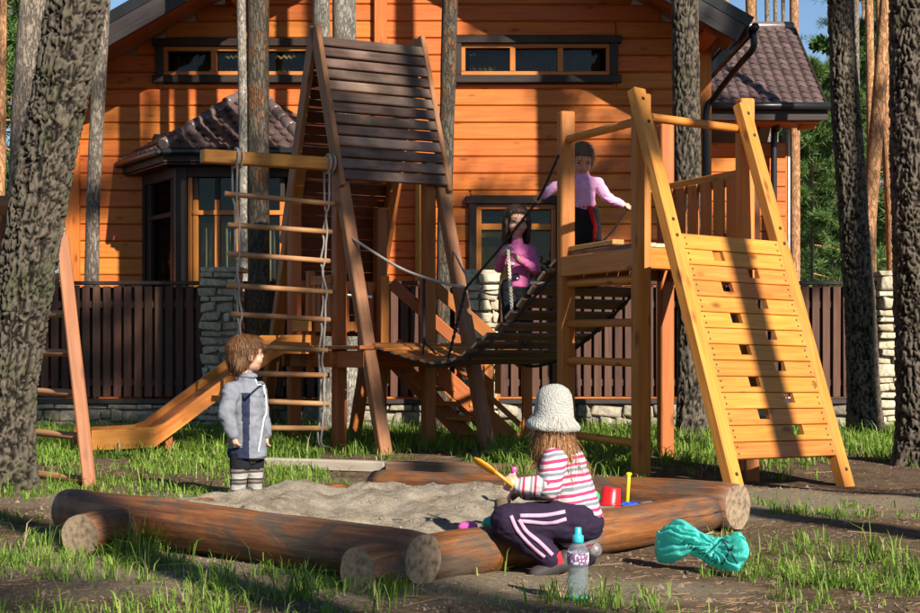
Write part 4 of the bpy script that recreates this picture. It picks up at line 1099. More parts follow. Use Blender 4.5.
tree('pine_tree', 'pale slim trunk showing left above the A-frame roof ridge', 15.2, [(321, 0, 17), (323, 120, 17), (328, 432, 18)], b_pale, 14)
tree('pine_tree', 'pale thicker trunk rising just right of the A-frame roof tip', 15.3, [(344, 0, 24), (345, 120, 23), (346, 432, 24)], b_pale, 14, nseg=20)
tree('pine_tree', 'dark thin trunk right of the A-frame roof in front of the house wall', 15.0, [(450, 0, 16), (447, 120, 15), (443, 300, 14), (441, 433, 16)], b_mossy, 14, nseg=18)
tree('pine_tree', 'sunlit trunk at the extreme left top edge', 20, [(2, 0, 10), (0, 200, 10), (-2, 400, 11)], b_orange, 15)
# orange pines behind the fence on the right
tree('pine_tree', 'leaning orange pine trunk between the two dark right trunks', 18.5, [(886, 0, 12), (878, 110, 14), (869, 220, 15), (862, 417, 17)], b_orange, 16, nseg=16)
tree('pine_tree', 'reddish pine trunk close behind the leaning orange pine', 20.5, [(880, 0, 9), (886, 110, 12), (892, 220, 13), (897, 411, 14)], b_orange, 16)
tree('pine_tree', 'thin sunlit pine trunk just right of the furrowed dark trunk', 24, [(869, 0, 8), (871, 120, 9), (872, 402, 10)], b_orange, 17)
tree('pine_tree', 'very thin far trunk right beside the furrowed dark trunk', 29, [(856, 0, 6), (857, 120, 6), (858, 393, 7)], b_grey, 17, crown=crowns_thin[0])
tree('pine_tree', 'tall sunlit trunk rising past the right end of the tiled roof', 27, [(794, 0, 9), (795, 140, 10), (795, 396, 11)], b_orange, 17)
far_lab = {725: 'thin far trunk above the house eave', 751: 'pale far trunk above the left end of the tiled roof', 767: 'thin dark far trunk above the tiled roof ridge', 775: 'second thin dark far trunk above the tiled roof ridge', 783: 'thin far trunk close left of the tall sunlit trunk'}
for x, w, Y, m_ in ((725, 7, 28, b_orange), (751, 11, 26, b_orange), (767, 5, 34, b_grey), (775, 4, 37, b_grey), (783, 4, 35, b_grey)):
    tree('pine_tree', far_lab[x], Y, [(x, 0, w), (x + 1, 60, w), (x + 2, 350 + 1248 / Y, w + 1)], m_, 17, crown=crowns_thin[x % 2], group='far pines behind the annex roof')
# young pines and leafy trees beyond the fence (right), and left background
for (x, Y, h, cr, lab) in ((812, 30, 6.0, crowns_low[0], 'bushy green young pine right below the tiled roof corner'), (832, 34, 6.8, crowns_low[1], 'taller young pine behind the furrowed dark trunk'),
                           (800, 40, 7.0, crowns_low[0], 'far young pine left of the bushy green pine'), (822, 42, 7.2, crown_leafy, 'pale leafy tree between the young pines'),
                           (895, 32, 7.5, crowns_low[1], 'young pine beyond the leaning orange pine'), (875, 44, 9.5, crowns_low[0], 'far green pine between the orange trunks'),
                           (850, 48, 9.0, crown_leafy, 'far pale leafy tree right behind the furrowed trunk'), (910, 40, 8.5, crowns_low[0], 'young pine at the far right beyond the fence'),
                           (786, 46, 7.5, crowns_low[1], 'far pine whose crown shows behind the annex'), (815, 55, 8.0, crowns_low[0], 'distant pine at the centre of the right forest gap'),
                           (5, 30, 8.5, crowns_low[0], 'young pine at the left edge behind the grey trunk'), (-8, 38, 8.0, crown_leafy, 'pale leafy tree at the far left edge'), (20, 44, 12., crowns_low[1], 'distant pine at the top left corner')):
    w = max(2.5, 130 / Y)
    tree('young_tree', lab, Y, [(x, 200, w * .6), (x, 300, w * .8), (x, 350 + 1248 / Y, w)], b_grey, h, crown=cr, scale=h / 7.6 * (1 if cr is not crown_leafy else 1.3), group='young trees beyond the fence', nseg=8)
# thin trunks deep in the forest (right gap)
for i, (x, Y) in enumerate(((834, 38), (890, 46), (865, 52), (12, 42), (4, 50), (46, 46), (838, 66))):
    tree('thin_pine', 'thin distant pine trunk deep in the forest', Y, [(x + random.uniform(-3, 3), 0, 150 / Y), (x, 200, 170 / Y), (x, 350 + 1248 / Y, 180 / Y)], random.choice((b_grey, b_orange)), 16, crown=crowns_thin[i % 2], group='distant trunks in the forest', nseg=8)
rs_ = random.Random(77)
for i in range(22):
    x = rs_.uniform(935, 1450) if i % 2 else rs_.uniform(-420, -30); Y = rs_.uniform(22, 48); low = i % 3
    tree('forest_pine', 'pine of the forest edge outside the picture', Y, [(x, 0, 170 / Y), (x, 200, 200 / Y), (x, 350 + 1248 / Y, 230 / Y)], b_grey if low else b_orange, 8 if low else 16, crown=crowns_low[i % 2] if low else crowns_thin[i % 2], group='forest edge outside the picture', nseg=8)
# shade pines outside the frame, toward the sun
SHADE = [(6.68, 2.2, 17.5, .16, 1.0, 3), (4.2, -2.4, 14, .15, .8, 3), (8.2, 7.0, 13, .15, 1.0, 4), (10.6, 6.4, 13, .15, 1.0, 1), (11.2, -12.1, 12.5, .17, 1.0, 3), (14.0, -8.3, 13, .17, .8, 4), (7.9, -10.6, 12, .16, .8, 3), (6.6, -.4, 14, .16, 1.0, 0)]
shade_lab = ['pine toward the sun whose trunk shadow crosses the climbing wall', 'pine behind the viewer shading the left foreground', 'thin pine toward the sun dappling the house wall', 'bushy pine toward the sun shading the house corner', 'far pine behind the viewer to the right', 'pine to the far right shading the bare ground', 'pine behind the viewer shading the sandbox', 'pine to the right shading the dark fence panel']
for i, (x, y, h, r, sc, ci) in enumerate(SHADE):
    me, base = trunk_mesh([(x, y, -.1), (x + .05, y, 5), (x, y + .1, h)], [r, r * .85, r * .35], 0, 14, .5, 0, i)
    t = thing('pine_tree', shade_lab[i], 'tree', base, 'pines toward the sun')
    obj('trunk', me, b_grey, t, T(base)); cm, lm = (crowns_high + crowns_thin)[ci]
    mw = T((x, y, h - 1.7)) @ M.Rotation(i * 1.7, 4, 'Z') @ M.Scale(sc, 4)
    o = obj('crown', cm, None, t, mw); o['kind'] = 'stuff'; o = obj('limb', lm, None, t, mw); o['kind'] = 'stuff'

# ================================================================ GRASS
def grass():
    out = []
    def dens(px, py, X, Y):
        py += 16 * noise.noise(V((X * 1.7, Y * 1.2, 14))) + random.uniform(-7, 7); px += 40 * noise.noise(V((X * .9, Y * .9, 24)))
        n1 = noise.noise(V((X * 1.1, Y * 1.1, 4))); n2 = noise.noise(V((X * 3.1, Y * 3.1, 8)))
        n = .6 * n1 + .4 * n2; d = 0; h = .07
        if py < 452 and Y < 15.5:
            d = .7 + n * 1.1; h = .12
            if 300 < px < 520: d -= .25
        elif py < 500:
            if px < 330: d = .28 + n * 1.7; h = .075
            elif 500 < px < 640 and py < 474: d = .7 + n; h = .13
            elif px > 660 and py > 468: d = .0 + n * .6 - .15; h = .06
            elif px > 660: d = .25 + n; h = .10
            else: d = n - .1
        elif py < 545:
            if px < 60: d = -.1 + n; h = .06
            elif px > 770: d = .05 + n * 1.5; h = .07
            else: d = n * .6 - .32; h = .05
        elif px < 430:
            lim = 545 + (px) * .10
            d = (.42 if py > lim + 12 else .08) + n * 1.4; h = .072
            if py < lim: d = n - .25
        elif px < 640: d = -.05 + n * 1.2; h = .06
        else: d = .10 + n * 1.6; h = .07
        if px > 640 and py < 552: d -= .15
        return d, h
    cnt = 0; tries = 0
    # sample in world space with density falling with distance
    for (y0, y1, N_, sc) in ((4.4, 7.2, 18000, .85), (7.2, 10.5, 24000, 1.1), (10.5, 15.45, 55000, 1.6)):
        XY = rng.random((N_, 2)); Yv = y0 + (y1 - y0) * XY[:, 1]; half = Yv * 600 / FPX; Xv = (XY[:, 0] * 2 - 1) * half
        for X, Y in zip(Xv, Yv):
            px, py = 460 + FPX * X / Y, HOR + FPX * CAMH / Y
            if edged(X, Y) > -.08 : continue
            d, h = dens(px, py, X, Y)
            if random.random() > d: continue
            out.append((X, Y, gz(X, Y) - .006, h * random.uniform(.45, 1.25) * (1.0 if random.random() < .93 else 1.7), sc))
    # tufts against logs
    for (px, py, k, hh) in ((130, 556, 26, .16), (125, 552, 18, .2), (160, 566, 18, .12), (215, 592, 22, .13), (300, 600, 20, .14), (380, 598, 20, .13), (545, 600, 16, .12), (600, 606, 14, .13), (720, 545, 6, .16), (735, 548, 8, .1), (880, 560, 30, .15), (905, 580, 30, .16), (840, 585, 22, .13), (40, 545, 20, .12)):
        c = G(px, py)
        for _ in range(k): out.append((c.x + random.gauss(0, .05), c.y + random.gauss(0, .05), -.005, hh * random.uniform(.5, 1.15), 1.0))
    # every sample becomes a small clump of blades leaning outward
    cl = np.array(out); reps = rng.integers(2, 7, len(cl)); a = np.repeat(cl, reps, 0); n = len(a)
    th = rng.random(n) * 6.283; sp = np.abs(rng.normal(0, .013, n)) * a[:, 4]; a[:, 0] += np.cos(th) * sp; a[:, 1] += np.sin(th) * sp
    a[:, 3] *= rng.uniform(.45, 1.2, n); th += rng.normal(0, .6, n)
    lean = rng.uniform(.2, 1.35, n) * a[:, 3]; dx, dy = np.cos(th), np.sin(th)
    wd = rng.uniform(.0014, .0032, n) * a[:, 4]; px_, py_ = -dy, dx
    base = a[:, :3]; v = np.empty((n, 5, 3))
    off = np.stack([px_ * wd, py_ * wd, np.zeros(n)], 1); ld = np.stack([dx * lean, dy * lean, np.zeros(n)], 1); up = np.stack([np.zeros(n), np.zeros(n), a[:, 3]], 1)
    v[:, 0] = base - off; v[:, 1] = base + off; v[:, 2] = base + ld * .3 + up * .6 + off * .8; v[:, 3] = base + ld * .3 + up * .6 - off * .8; v[:, 4] = base + ld + up * (1.0 - .35 * (lean / a[:, 3]))[:, None]
    me = bpy.data.meshes.new('grass'); me.vertices.add(n * 5); me.vertices.foreach_set('co', v.reshape(-1))
    ix = np.arange(n)[:, None] * 5; loops = np.concatenate([ix + np.array([0, 1, 2, 3]), ix + np.array([3, 2, 4])], 1).reshape(-1)
    me.loops.add(n * 7); me.loops.foreach_set('vertex_index', loops); me.polygons.add(n * 2)
    ls = np.stack([np.arange(n) * 7, np.arange(n) * 7 + 4], 1).reshape(-1); lt_ = np.tile([4, 3], n)
    me.polygons.foreach_set('loop_start', ls); me.polygons.foreach_set('loop_total', lt_); me.update()
    tn = np.clip(rng.normal(.42, .22, n), 0, 1); tn[rng.random(n) < .05] = 1.0; at = me.attributes.new('tone', 'FLOAT', 'POINT'); at.data.foreach_set('value', np.repeat(tn, 5))
    o = obj('grass', me, m_grass); tag(o, 'patchy green grass growing on the forest floor', 'grass', kind='stuff'); print('grass blades', n)
grass()
# litter: needles, twigs and chips
def litter():
    vs, fs = [], []
    for _ in range(7500):
        Y = 4.4 + 7.5 * random.random() ** 1.3; X = random.uniform(-.32, .32) * Y
        if edged(X, Y) > .02 and random.random() < .8: continue
        L = random.uniform(.012, .045) if random.random() < .97 else random.uniform(.08, .2); r = .0008 + L * .010; a = random.random() * 6.283
        z = (sandz(X, Y) if edged(X, Y) > -.05 else gz(X, Y)) + r * .7
        d = V((math.cos(a), math.sin(a), random.uniform(-.1, .18))) * L * .5; s = V((-d.y, d.x, 0)).normalized() * r; c = V((X, Y, z)); u = V((0, 0, r)); k = len(vs)
        vs += [c - d - s, c - d + s, c - d + u * 1.5, c + d - s, c + d + s, c + d + u * 1.5]
        fs += [(k, k + 1, k + 4, k + 3), (k + 1, k + 2, k + 5, k + 4), (k + 2, k, k + 3, k + 5), (k, k + 2, k + 1), (k + 3, k + 4, k + 5)]
    o = obj('needle_litter', mesh(vs, fs), plain('dry_needle', (.17, .10, .05), .9, .5, 3)); tag(o, 'dry needles and twigs scattered over the ground', 'twigs', kind='stuff')
litter()
def crumbs():
    vs, fs = [], []; rs = random.Random(21)
    for _ in range(9000):
        Y = 4.5 + 6.5 * rs.random() ** 1.6; X = rs.uniform(-.31, .31) * Y; e = edged(X, Y)
        if noise.noise(V((X * 2.2, Y * 2.2, 40))) < -.1 and rs.random() < .8: continue
        r = rs.uniform(.002, .006) * (1 if rs.random() < .93 else 2.2); z = (sandz(X, Y) if e > -.05 else gz(X, Y)) + r * .25; k = len(vs); a = rs.random() * 6.28
        for t in range(4): q = a + t * 1.57; vs.append((X + math.cos(q) * r * rs.uniform(.6, 1.5), Y + math.sin(q) * r * rs.uniform(.6, 1.5), z - r * .3))
        vs.append((X + rs.uniform(-.4, .4) * r, Y + rs.uniform(-.4, .4) * r, z + r * rs.uniform(.4, 1.1))); fs += [(k + t, k + (t + 1) % 4, k + 4) for t in range(4)]
    o = obj('soil_crumbs', mesh(vs, fs), plain('soil_crumb', (.17, .12, .08), .95, .6, 6)); tag(o, 'soil crumbs, bark chips and grit lying on the ground', 'grit', kind='stuff')
crumbs()
# ================================================================ PEOPLE
def cap_prim(vs, fs, p0, p1, r0, r1, n=14):
    p0, p1 = V(p0), V(p1); d = (p1 - p0); L = d.length; d = d.normalized() if L > 1e-6 else V((0, 0, 1))
    a = d.orthogonal().normalized(); b = d.cross(a); k0 = len(vs); rings = []
    for i in range(5): t = -math.pi / 2 + (math.pi / 2) * i / 4; rings.append((p0 + d * math.sin(t) * r0, max(1e-4, math.cos(t)) * r0))
    for i in range(1, 4): rings.append((p0.lerp(p1, i / 4), r0 + (r1 - r0) * i / 4))
    for i in range(5): t = (math.pi / 2) * i / 4; rings.append((p1 + d * math.sin(t) * r1, max(1e-4, math.cos(t)) * r1))
    for c, r in rings:
        for k in range(n): q = 6.28318 * k / n; vs.append(c + (a * math.cos(q) + b * math.sin(q)) * r)
    m_ = len(rings)
    for i in range(m_ - 1):
        for k in range(n): x, y = k0 + i * n + k, k0 + i * n + (k + 1) % n; fs.append((x, y, y + n, x + n))
    fs.append(tuple(range(k0 + n - 1, k0 - 1, -1))); fs.append(tuple(range(k0 + (m_ - 1) * n, k0 + m_ * n)))
def ell_prim(vs, fs, c, rad, R=None, n=18):
    R = R or M.Identity(3); k0 = len(vs); m_ = 10
    for i in range(m_ + 1):
        t = -math.pi / 2 + math.pi * i / m_
        for k in range(n):
            q = 6.28318 * k / n; ct = max(1e-3, math.cos(t)); vs.append(V(c) + R @ V((rad[0] * ct * math.cos(q), rad[1] * ct * math.sin(q), rad[2] * math.sin(t))))
    for i in range(m_):
        for k in range(n): x, y = k0 + i * n + k, k0 + i * n + (k + 1) % n; fs.append((x, y, y + n, x + n))
    fs.append(tuple(range(k0 + n - 1, k0 - 1, -1))); fs.append(tuple(range(k0 + m_ * n, k0 + (m_ + 1) * n)))
def blob(name, prims, vox, mat, parent, smooth=3, fold=0, fscale=18, kind=None, streak=None, zmin=None):
    vs, fs = [], []
    for p in prims:
        if p[0] == 'c': cap_prim(vs, fs, *p[1:])
        else: ell_prim(vs, fs, *p[1:])
    org = vs[0].copy(); me = mesh([v - org for v in vs], fs); tmp = bpy.data.objects.new('tmp', me); C.objects.link(tmp)
    r = tmp.modifiers.new('r', 'REMESH'); r.mode = 'VOXEL'; r.voxel_size = vox
    dg = bpy.context.evaluated_depsgraph_get(); m2 = bpy.data.meshes.new_from_object(tmp.evaluated_get(dg))
    bpy.data.objects.remove(tmp); bpy.data.meshes.remove(me)
    bm = bmesh.new(); bm.from_mesh(m2)
    for _ in range(smooth): bmesh.ops.smooth_vert(bm, verts=bm.verts, factor=.5, use_axis_x=True, use_axis_y=True, use_axis_z=True)
    if zmin is not None:
        for v in bm.verts: v.co.z = max(v.co.z, zmin - org.z)
    if fold:
        bm.normal_update()
        for v in bm.verts:
            q = v.co + org
            f = noise.noise(V((q.x * fscale, q.y * fscale, q.z * fscale * 1.6))) + 1.3 * (.45 - abs(noise.noise(V((q.x * fscale * 1.1 + 7 + q.z * fscale * .8, q.y * fscale * 1.1, q.z * fscale * 1.9))))) + .35 * noise.noise(V((q.x * fscale * 3 + 7, q.y * fscale * 3, q.z * fscale * 4)))
            if streak: f = noise.noise(V((q.x * streak, q.y * streak, q.z * streak * .12)))
            v.co += v.normal * f * fold
    bm.to_mesh(m2); bm.free(); m2.materials.clear(); m2.polygons.foreach_set('use_smooth', [True] * len(m2.polygons))
    return obj(name, m2, mat, parent, T(org))
def strands(hair, n, length, mat, crown, width=.0016, zlow=-9):
    me = hair.data; mw = WM[hair.name]; rs = random.Random(3); vs, fs = [], []; nv = len(me.vertices)
    for _ in range(n):
        v = me.vertices[rs.randrange(nv)]; p = mw @ v.co; nr = v.normal.normalized(); d = (p - crown); d = d - nr * d.dot(nr) + V((0, 0, -.03)); d = d - nr * d.dot(nr)
        if d.length < 1e-4: continue
        d.normalize(); d = (d + V((rs.gauss(0, .18), rs.gauss(0, .18), rs.gauss(0, .12)))).normalized(); L = length * rs.uniform(.5, 1.3); s = d.cross(nr).normalized() * width; k = len(vs); lift = rs.uniform(.0, .006)
        for t in (0, .4, .75, 1):
            c = p + d * L * t + nr * (.0012 + lift * t - L * L * t * t * 4.5 * .5); w = 1 - t * .85
            vs += [c - s * w, c + s * w]
        for i in range(3): a = k + i * 2; fs.append((a, a + 1, a + 3, a + 2))
    o0 = WM[hair.name].translation; o = obj('hair_strands', mesh([q - o0 for q in vs], fs, True), mat, hair, T(o0)); o['kind'] = 'stuff'
def headframe(f, up):
    f = V(f).normalized(); r = f.cross(V(up)).normalized(); u = r.cross(f); return M((r, f, u)).transposed()   # x right, y forward, z up
def head_prims(c, R, s):
    e = lambda o, r: ('e', c + R @ (V(o) * s), tuple(k * s for k in r), R)
    return [e((0, -.012, .012), (.072, .088, .083)), e((0, .02, -.04), (.056, .058, .055)), e((0, .036, -.072), (.028, .032, .024)), e((.03, .045, -.035), (.03, .03, .028)), e((-.03, .045, -.035), (.03, .03, .028)),
            e((0, .082, -.022), (.010, .013, .010)), ('c', c + R @ (V((0, .076, .012)) * s), c + R @ (V((0, .085, -.018)) * s), .006 * s, .008 * s),
            e((.074, -.004, -.015), (.008, .018, .026)), e((-.074, -.004, -.015), (.008, .018, .026)), e((0, .062, .022), (.052, .025, .04))]
def face_parts(par, c, R, s, brow, lip, eye=(.03, .018, .012)):
    me_ = plain('dark_eye', eye, .15, .1, 50, .6); ml = plain('lips', lip, .5, .1, 50); mb = plain('brow', brow, .9, .1, 50)
    for x in (-.030, .030):
        blob('eye', [('e', c + R @ (V((x, .077, .004)) * s), (.0125 * s, .007 * s, .0065 * s), R)], .0025, me_, par, 1)
        blob('eyebrow', [('c', c + R @ (V((x * .55, .086, .021)) * s), c + R @ (V((x * 1.5, .073, .022)) * s), .0032 * s, .0024 * s)], .002, mb, par, 1)
    blob('mouth', [('c', c + R @ (V((-.016, .072, -.053)) * s), c + R @ (V((.016, .072, -.053)) * s), .0045 * s, .0045 * s)], .002, ml, par, 1)
def hand_prims(wr, d, palm_n, s=1.0, curl=.5):
    """wrist, pointing direction, direction the fingers curl to"""
    d = V(d).normalized(); n = V(palm_n); n = (n - d * n.dot(d)).normalized(); side = d.cross(n); P = []
    P.append(('c', wr, wr + d * .028 * s, .017 * s, .019 * s)); base = wr + d * .03 * s
    for i in (-1, 1): P.append(('c', wr + d * .01 * s + side * i * .008 * s, base + side * i * .013 * s, .012 * s, .012 * s))
    for i, ln in enumerate((.85, 1.0, .95, .75)):
        o = base + side * ((i - 1.5) * .0125 * s) + d * .006 * s; k1 = o + (d * (1 - curl * .5) + n * curl * .8).normalized() * .024 * s * ln; k2 = k1 + (d * (1 - curl * 1.4) + n * (curl * 1.4)).normalized() * .022 * s * ln
        P += [('c', o, k1, .0078 * s, .0072 * s), ('c', k1, k2, .0072 * s, .006 * s)]
    th0 = wr + d * .01 * s - side * .018 * s; th1 = th0 + (d * .6 - side * .7 + n * .5).normalized() * .024 * s; P += [('c', th0, th1, .0088 * s, .008 * s), ('c', th1, th1 + (d + n * .7).normalized() * .018 * s, .008 * s, .0068 * s)]
    return P
def skinmat(name, c):
    m = plain(name, c, .5, .10, 40, .35); b = m.node_tree.nodes['Principled BSDF']; b.inputs['Subsurface Weight'].default_value = .15; b.inputs['Subsurface Radius'].default_value = (.012, .005, .003); b.inputs['Subsurface Scale'].default_value = .5; return m
m_skin = skinmat('child_skin', (.55, .30, .20))
def hairmat(name, a, b_):
    m, nt, b = newmat(name); L = nt.links; tc = N(nt, 'ShaderNodeTexCoord'); mp = N(nt, 'ShaderNodeMapping'); mp.inputs['Scale'].default_value = (130, 130, 14); L.new(tc.outputs['Object'], mp.inputs[0])
    n = N(nt, 'ShaderNodeTexNoise'); n.inputs['Scale'].default_value = 1; n.inputs['Detail'].default_value = 4; L.new(mp.outputs[0], n.inputs[0])
    r = ramp(nt, n.outputs[0], [(.32, a), (.68, b_)]); L.new(r.outputs[0], b.inputs['Base Color']); b.inputs['Roughness'].default_value = .5; b.inputs['Specular IOR Level'].default_value = .25; bump(nt, n.outputs[0], .8, .008, b); return m
def stripemat(name, stops, period, axis_rot=(0, 0, 0), rough=.85):
    m, nt, b = newmat(name); L = nt.links; tc = N(nt, 'ShaderNodeTexCoord'); mp = N(nt, 'ShaderNodeMapping'); mp.inputs['Rotation'].default_value = axis_rot; L.new(tc.outputs['Object'], mp.inputs[0])
    nz = N(nt, 'ShaderNodeTexNoise'); nz.inputs['Scale'].default_value = 9; L.new(tc.outputs['Object'], nz.inputs[0])
    sp = N(nt, 'ShaderNodeSeparateXYZ'); L.new(mp.outputs[0], sp.inputs[0])
    w = N(nt, 'ShaderNodeMath', operation='MULTIPLY_ADD', i_1=.018); L.new(nz.outputs[0], w.inputs[0]); L.new(sp.outputs[2], w.inputs[2])
    d = N(nt, 'ShaderNodeMath', operation='DIVIDE', i_1=period); L.new(w.outputs[0], d.inputs[0]); f = N(nt, 'ShaderNodeMath', operation='FRACT'); L.new(d.outputs[0], f.inputs[0])
    r = ramp(nt, f.outputs[0], stops); r.color_ramp.interpolation = 'CONSTANT'; L.new(r.outputs[0], b.inputs['Base Color']); b.inputs['Roughness'].default_value = rough
    f2 = N(nt, 'ShaderNodeTexNoise'); f2.inputs['Scale'].default_value = 220; L.new(tc.outputs['Object'], f2.inputs[0]); bump(nt, f2.outputs[0], .3, .003, b); return m
def cloth(name, c, rough=.9): return plain(name, c, rough, .16, 25, .2)

def surf_strip(name, pts, w, host, mat, par):
    """thin ribbon laid on a host mesh by pushing points toward it along +Y"""
    from mathutils.bvhtree import BVHTree
    me = host.data; mw = WM[host.name]; bv = BVHTree.FromPolygons([mw @ v.co for v in me.vertices], [tuple(p.vertices) for p in me.polygons])
    cp = curve(pts, 26); vs, fs = [], []
    for i, p in enumerate(cp):
        d = (cp[min(i + 1, 26)] - cp[max(i - 1, 0)]); s = V((-d.z, 0, d.x)).normalized()
        for k in (-1, 0, 1):
            q = p + s * w * .5 * k; h = bv.ray_cast(V((q.x, q.y - .4, q.z)), V((0, 1, 0)))
            y = h[0].y - .003 if h[0] is not None else q.y - .02
            vs.append(V((q.x, y, q.z)))
    for i in range(26):
        for k in (0, 1): a = i * 3 + k; fs.append((a, a + 1, a + 4, a + 3))
    o0 = vs[0].copy(); o = obj(name, mesh([v - o0 for v in vs], fs, True), mat, par, T(o0)); m = o.modifiers.new('t', 'SOLIDIFY'); m.thickness = .002; return o

# ---------------- boy in grey jacket
YBy = 8.5
def P(px, py, dy=0): return W(px, py, YBy + dy)
boy = thing('person', 'small brown-haired child in grey jacket and striped leggings standing by the sandbox', 'person', P(245, 497))
hc = P(246.5, 354); Rh = headframe((.9, .42, .10), (0, 0, 1)); hs = 1.0
arm_prims = [('c', P(232, 389, -.08), P(227, 416, -.12), .034, .029), ('c', P(227, 416, -.12), P(234, 438, -.125), .026, .019)]
arm_far = [('c', P(258, 388, .09), P(262, 415, .11), .034, .029), ('c', P(262, 415, .11), P(266, 436, .09), .026, .020)]
body = head_prims(hc, Rh, hs) + [('c', P(244, 372), P(245, 382), .036, .04), ('c', P(246, 390), P(247, 450), .065, .068), ('c', P(238, 388, -.05), P(255, 388, .05), .035, .035),
    ('c', P(241, 450, -.03), P(239, 476, -.04), .045, .034), ('c', P(239, 476, -.04), P(237, 494, -.04), .034, .026), ('c', P(253, 450, .03), P(254, 474, .03), .045, .034), ('c', P(254, 474, .03), P(254, 491, .03), .034, .026)] + arm_prims + arm_far
body += hand_prims(P(234, 438, -.125), (.25, 0, -1), (.6, .8, 0), .82, .6) + hand_prims(P(266, 437, .09), (0, 0, -1), (.6, .4, 0), .82, .5)
bo = blob('body', body, .005, m_skin, boy, 2)
face_parts(boy, hc, Rh, hs, (.10, .06, .03), (.45, .16, .13))
e = lambda o, r, c=hc, R=Rh, s=hs: ('e', c + R @ (V(o) * s), tuple(k * s for k in r), R)
m_hair_b = hairmat('brown_hair', (.045, .018, .007), (.19, .085, .032))
hp = [e((0, -.018, .028), (.081, .095, .082)), e((0, -.045, -.02), (.079, .068, .075)), e((0, -.062, -.055), (.055, .045, .045)), e((0, .03, .062), (.068, .058, .035)), e((.062, -.012, .02), (.022, .05, .05)), e((-.062, -.012, .02), (.022, .05, .05))]
hp += [e((.03 * k, .075 - abs(k) * .006, .048), (.016, .014, .022)) for k in (-1.6, -.8, 0, .8, 1.6)]
hp += [e((.066 * k, -.05 - .01 * abs(k), -.045), (.014, .03, .032)) for k in (-1, 1)]
hb_ = blob('hair', hp, .005, m_hair_b, boy, 2, .0012, streak=130); strands(hb_, 2600, .045, m_hair_b, hc + Rh @ V((0, -.03, .11)))
m_jacket = cloth('grey_softshell', (.165, .17, .19)); m_navy = cloth('navy_cloth', (.018, .022, .045)); m_white = cloth('white_piping', (.75, .75, .76))
jk = [('c', P(246, 394), P(247, 438), .090, .097), ('c', P(247, 440), P(247, 462), .100, .104), ('c', P(235, 390, -.055), P(258, 390, .055), .046, .044), ('c', P(246, 378), P(246, 386), .047, .058),
      ('c', P(231, 391, -.09), P(226, 416, -.125), .048, .043), ('c', P(226, 416, -.125), P(232, 431, -.125), .041, .035), ('c', P(259, 390, .09), P(262, 416, .11), .045, .04), ('c', P(262, 416, .11), P(266, 433, .09), .038, .033)]
jo = blob('jacket', jk, .006, [m_jacket, m_navy], boy, 3, .0065, 14, zmin=P(0, 457).z)
for f in jo.data.polygons:
    c = WM[jo.name] @ f.center; x, y = 460 + FPX * c.x / c.y, HOR - FPX * (c.z - CAMH) / c.y
    if c.y < YBy + .02 and ((241.5 + (y - 400) * .03 < x < 250 - (y - 400) * .02 and y > 393 and c.y > YBy - .118) or (y > 448 and x < 249)): f.material_index = 1
_late_zip = [P(256, 379, -.2), P(259, 392, -.2), P(260, 412, -.2), P(258, 435, -.2), P(255, 454, -.2)]
surf_strip('zip', _late_zip, .0055, jo, m_white, jo)
blob('cuff', [('c', P(231, 430, -.125), P(233, 434, -.125), .0365, .034)], .005, m_jacket, jo, 2)
blob('collar', [('e', P(248, 376, 0), (.052, .056, .020))], .005, m_jacket, jo, 2, .003)
m_leg_st = stripemat('striped_leggings', [(0, (.30, .27, .24)), (.34, (.045, .03, .025)), (.52, (.16, .12, .10)), (.70, (.02, .014, .012)), (.86, (.34, .31, .28))], .06)
blob('leggings', [('c', P(241, 452, -.03), P(239, 476, -.04), .058, .045), ('c', P(239, 476, -.04), P(237, 495, -.04), .045, .038), ('c', P(253, 452, .03), P(255, 474, .03), .058, .045), ('c', P(255, 474, .03), P(254, 492, .03), .045, .038), ('e', P(247, 452), (.088, .08, .07))], .006, m_leg_st, boy, 3, .004, 22)
blob('shorts', [('c', P(241, 452, -.03), P(240, 465, -.035), .064, .057), ('c', P(253, 452, .03), P(254, 464, .03), .064, .057), ('e', P(247, 452), (.093, .085, .06))], .006, cloth('black_cloth', (.010, .010, .012)), boy, 3)
m_shoe = plain('dark_shoe', (.04, .03, .028), .6)
for (a, dy) in ((237, -.04), (254, .03)):
    f0 = P(a, 495, dy); f0.z = .03; blob('shoe', [('c', f0 + V((-.02, 0, 0)), f0 + V((.06, .03, -.005)), .032, .03)], .005, m_shoe, boy, 2)

# ---------------- girl standing on the bridge (magenta shirt)
YG = 11.72
def P(px, py, dy=0): return W(px, py, YG + dy)
zf = BP(.56, .5).z + .02
g1 = thing('person', 'dark-haired child in magenta sweater standing on the swinging bridge holding the rope', 'person', V((P(517, 0).x, YG, zf)))
hc = P(517, 221); Rh = headframe((.12, -1, -.12), (0, 0, 1)); hs = 1.12
def FT(px, dy=0): return V((P(px, 0).x, YG + dy, zf))
hips = P(518, 288)
body = head_prims(hc, Rh, hs) + [('c', P(517, 234), P(518, 247), .037, .042), ('c', P(518, 254), P(518, 284), .07, .075), ('c', P(507, 250), P(529, 250), .04, .04)]
legs = []
for sx, dx in ((-1, 510), (1, 526)):
    k = P(dx, 318, -.0); legs += [('c', P(514 + 4 * sx, 288), k, .062, .047), ('c', k, FT(dx, .0) + V((0, 0, .05)), .046, .032)]
body += legs
hl, hr_ = P(509, 249, -.26), P(513, 252, -.24)
arms = [('c', P(505, 251), P(498, 268, -.06), .034, .029), ('c', P(498, 268, -.06), P(505, 251, -.24), .028, .022), ('c', P(531, 251), P(537, 270, -.07), .034, .03), ('c', P(537, 270, -.07), P(517, 258, -.22), .028, .022)]
body += arms + hand_prims(P(505, 251, -.24), (.5, -.2, .5), (1, .3, -.4), .95, .8) + hand_prims(P(517, 258, -.22), (-.6, -.2, .6), (-1, .3, -.4), .95, .8)
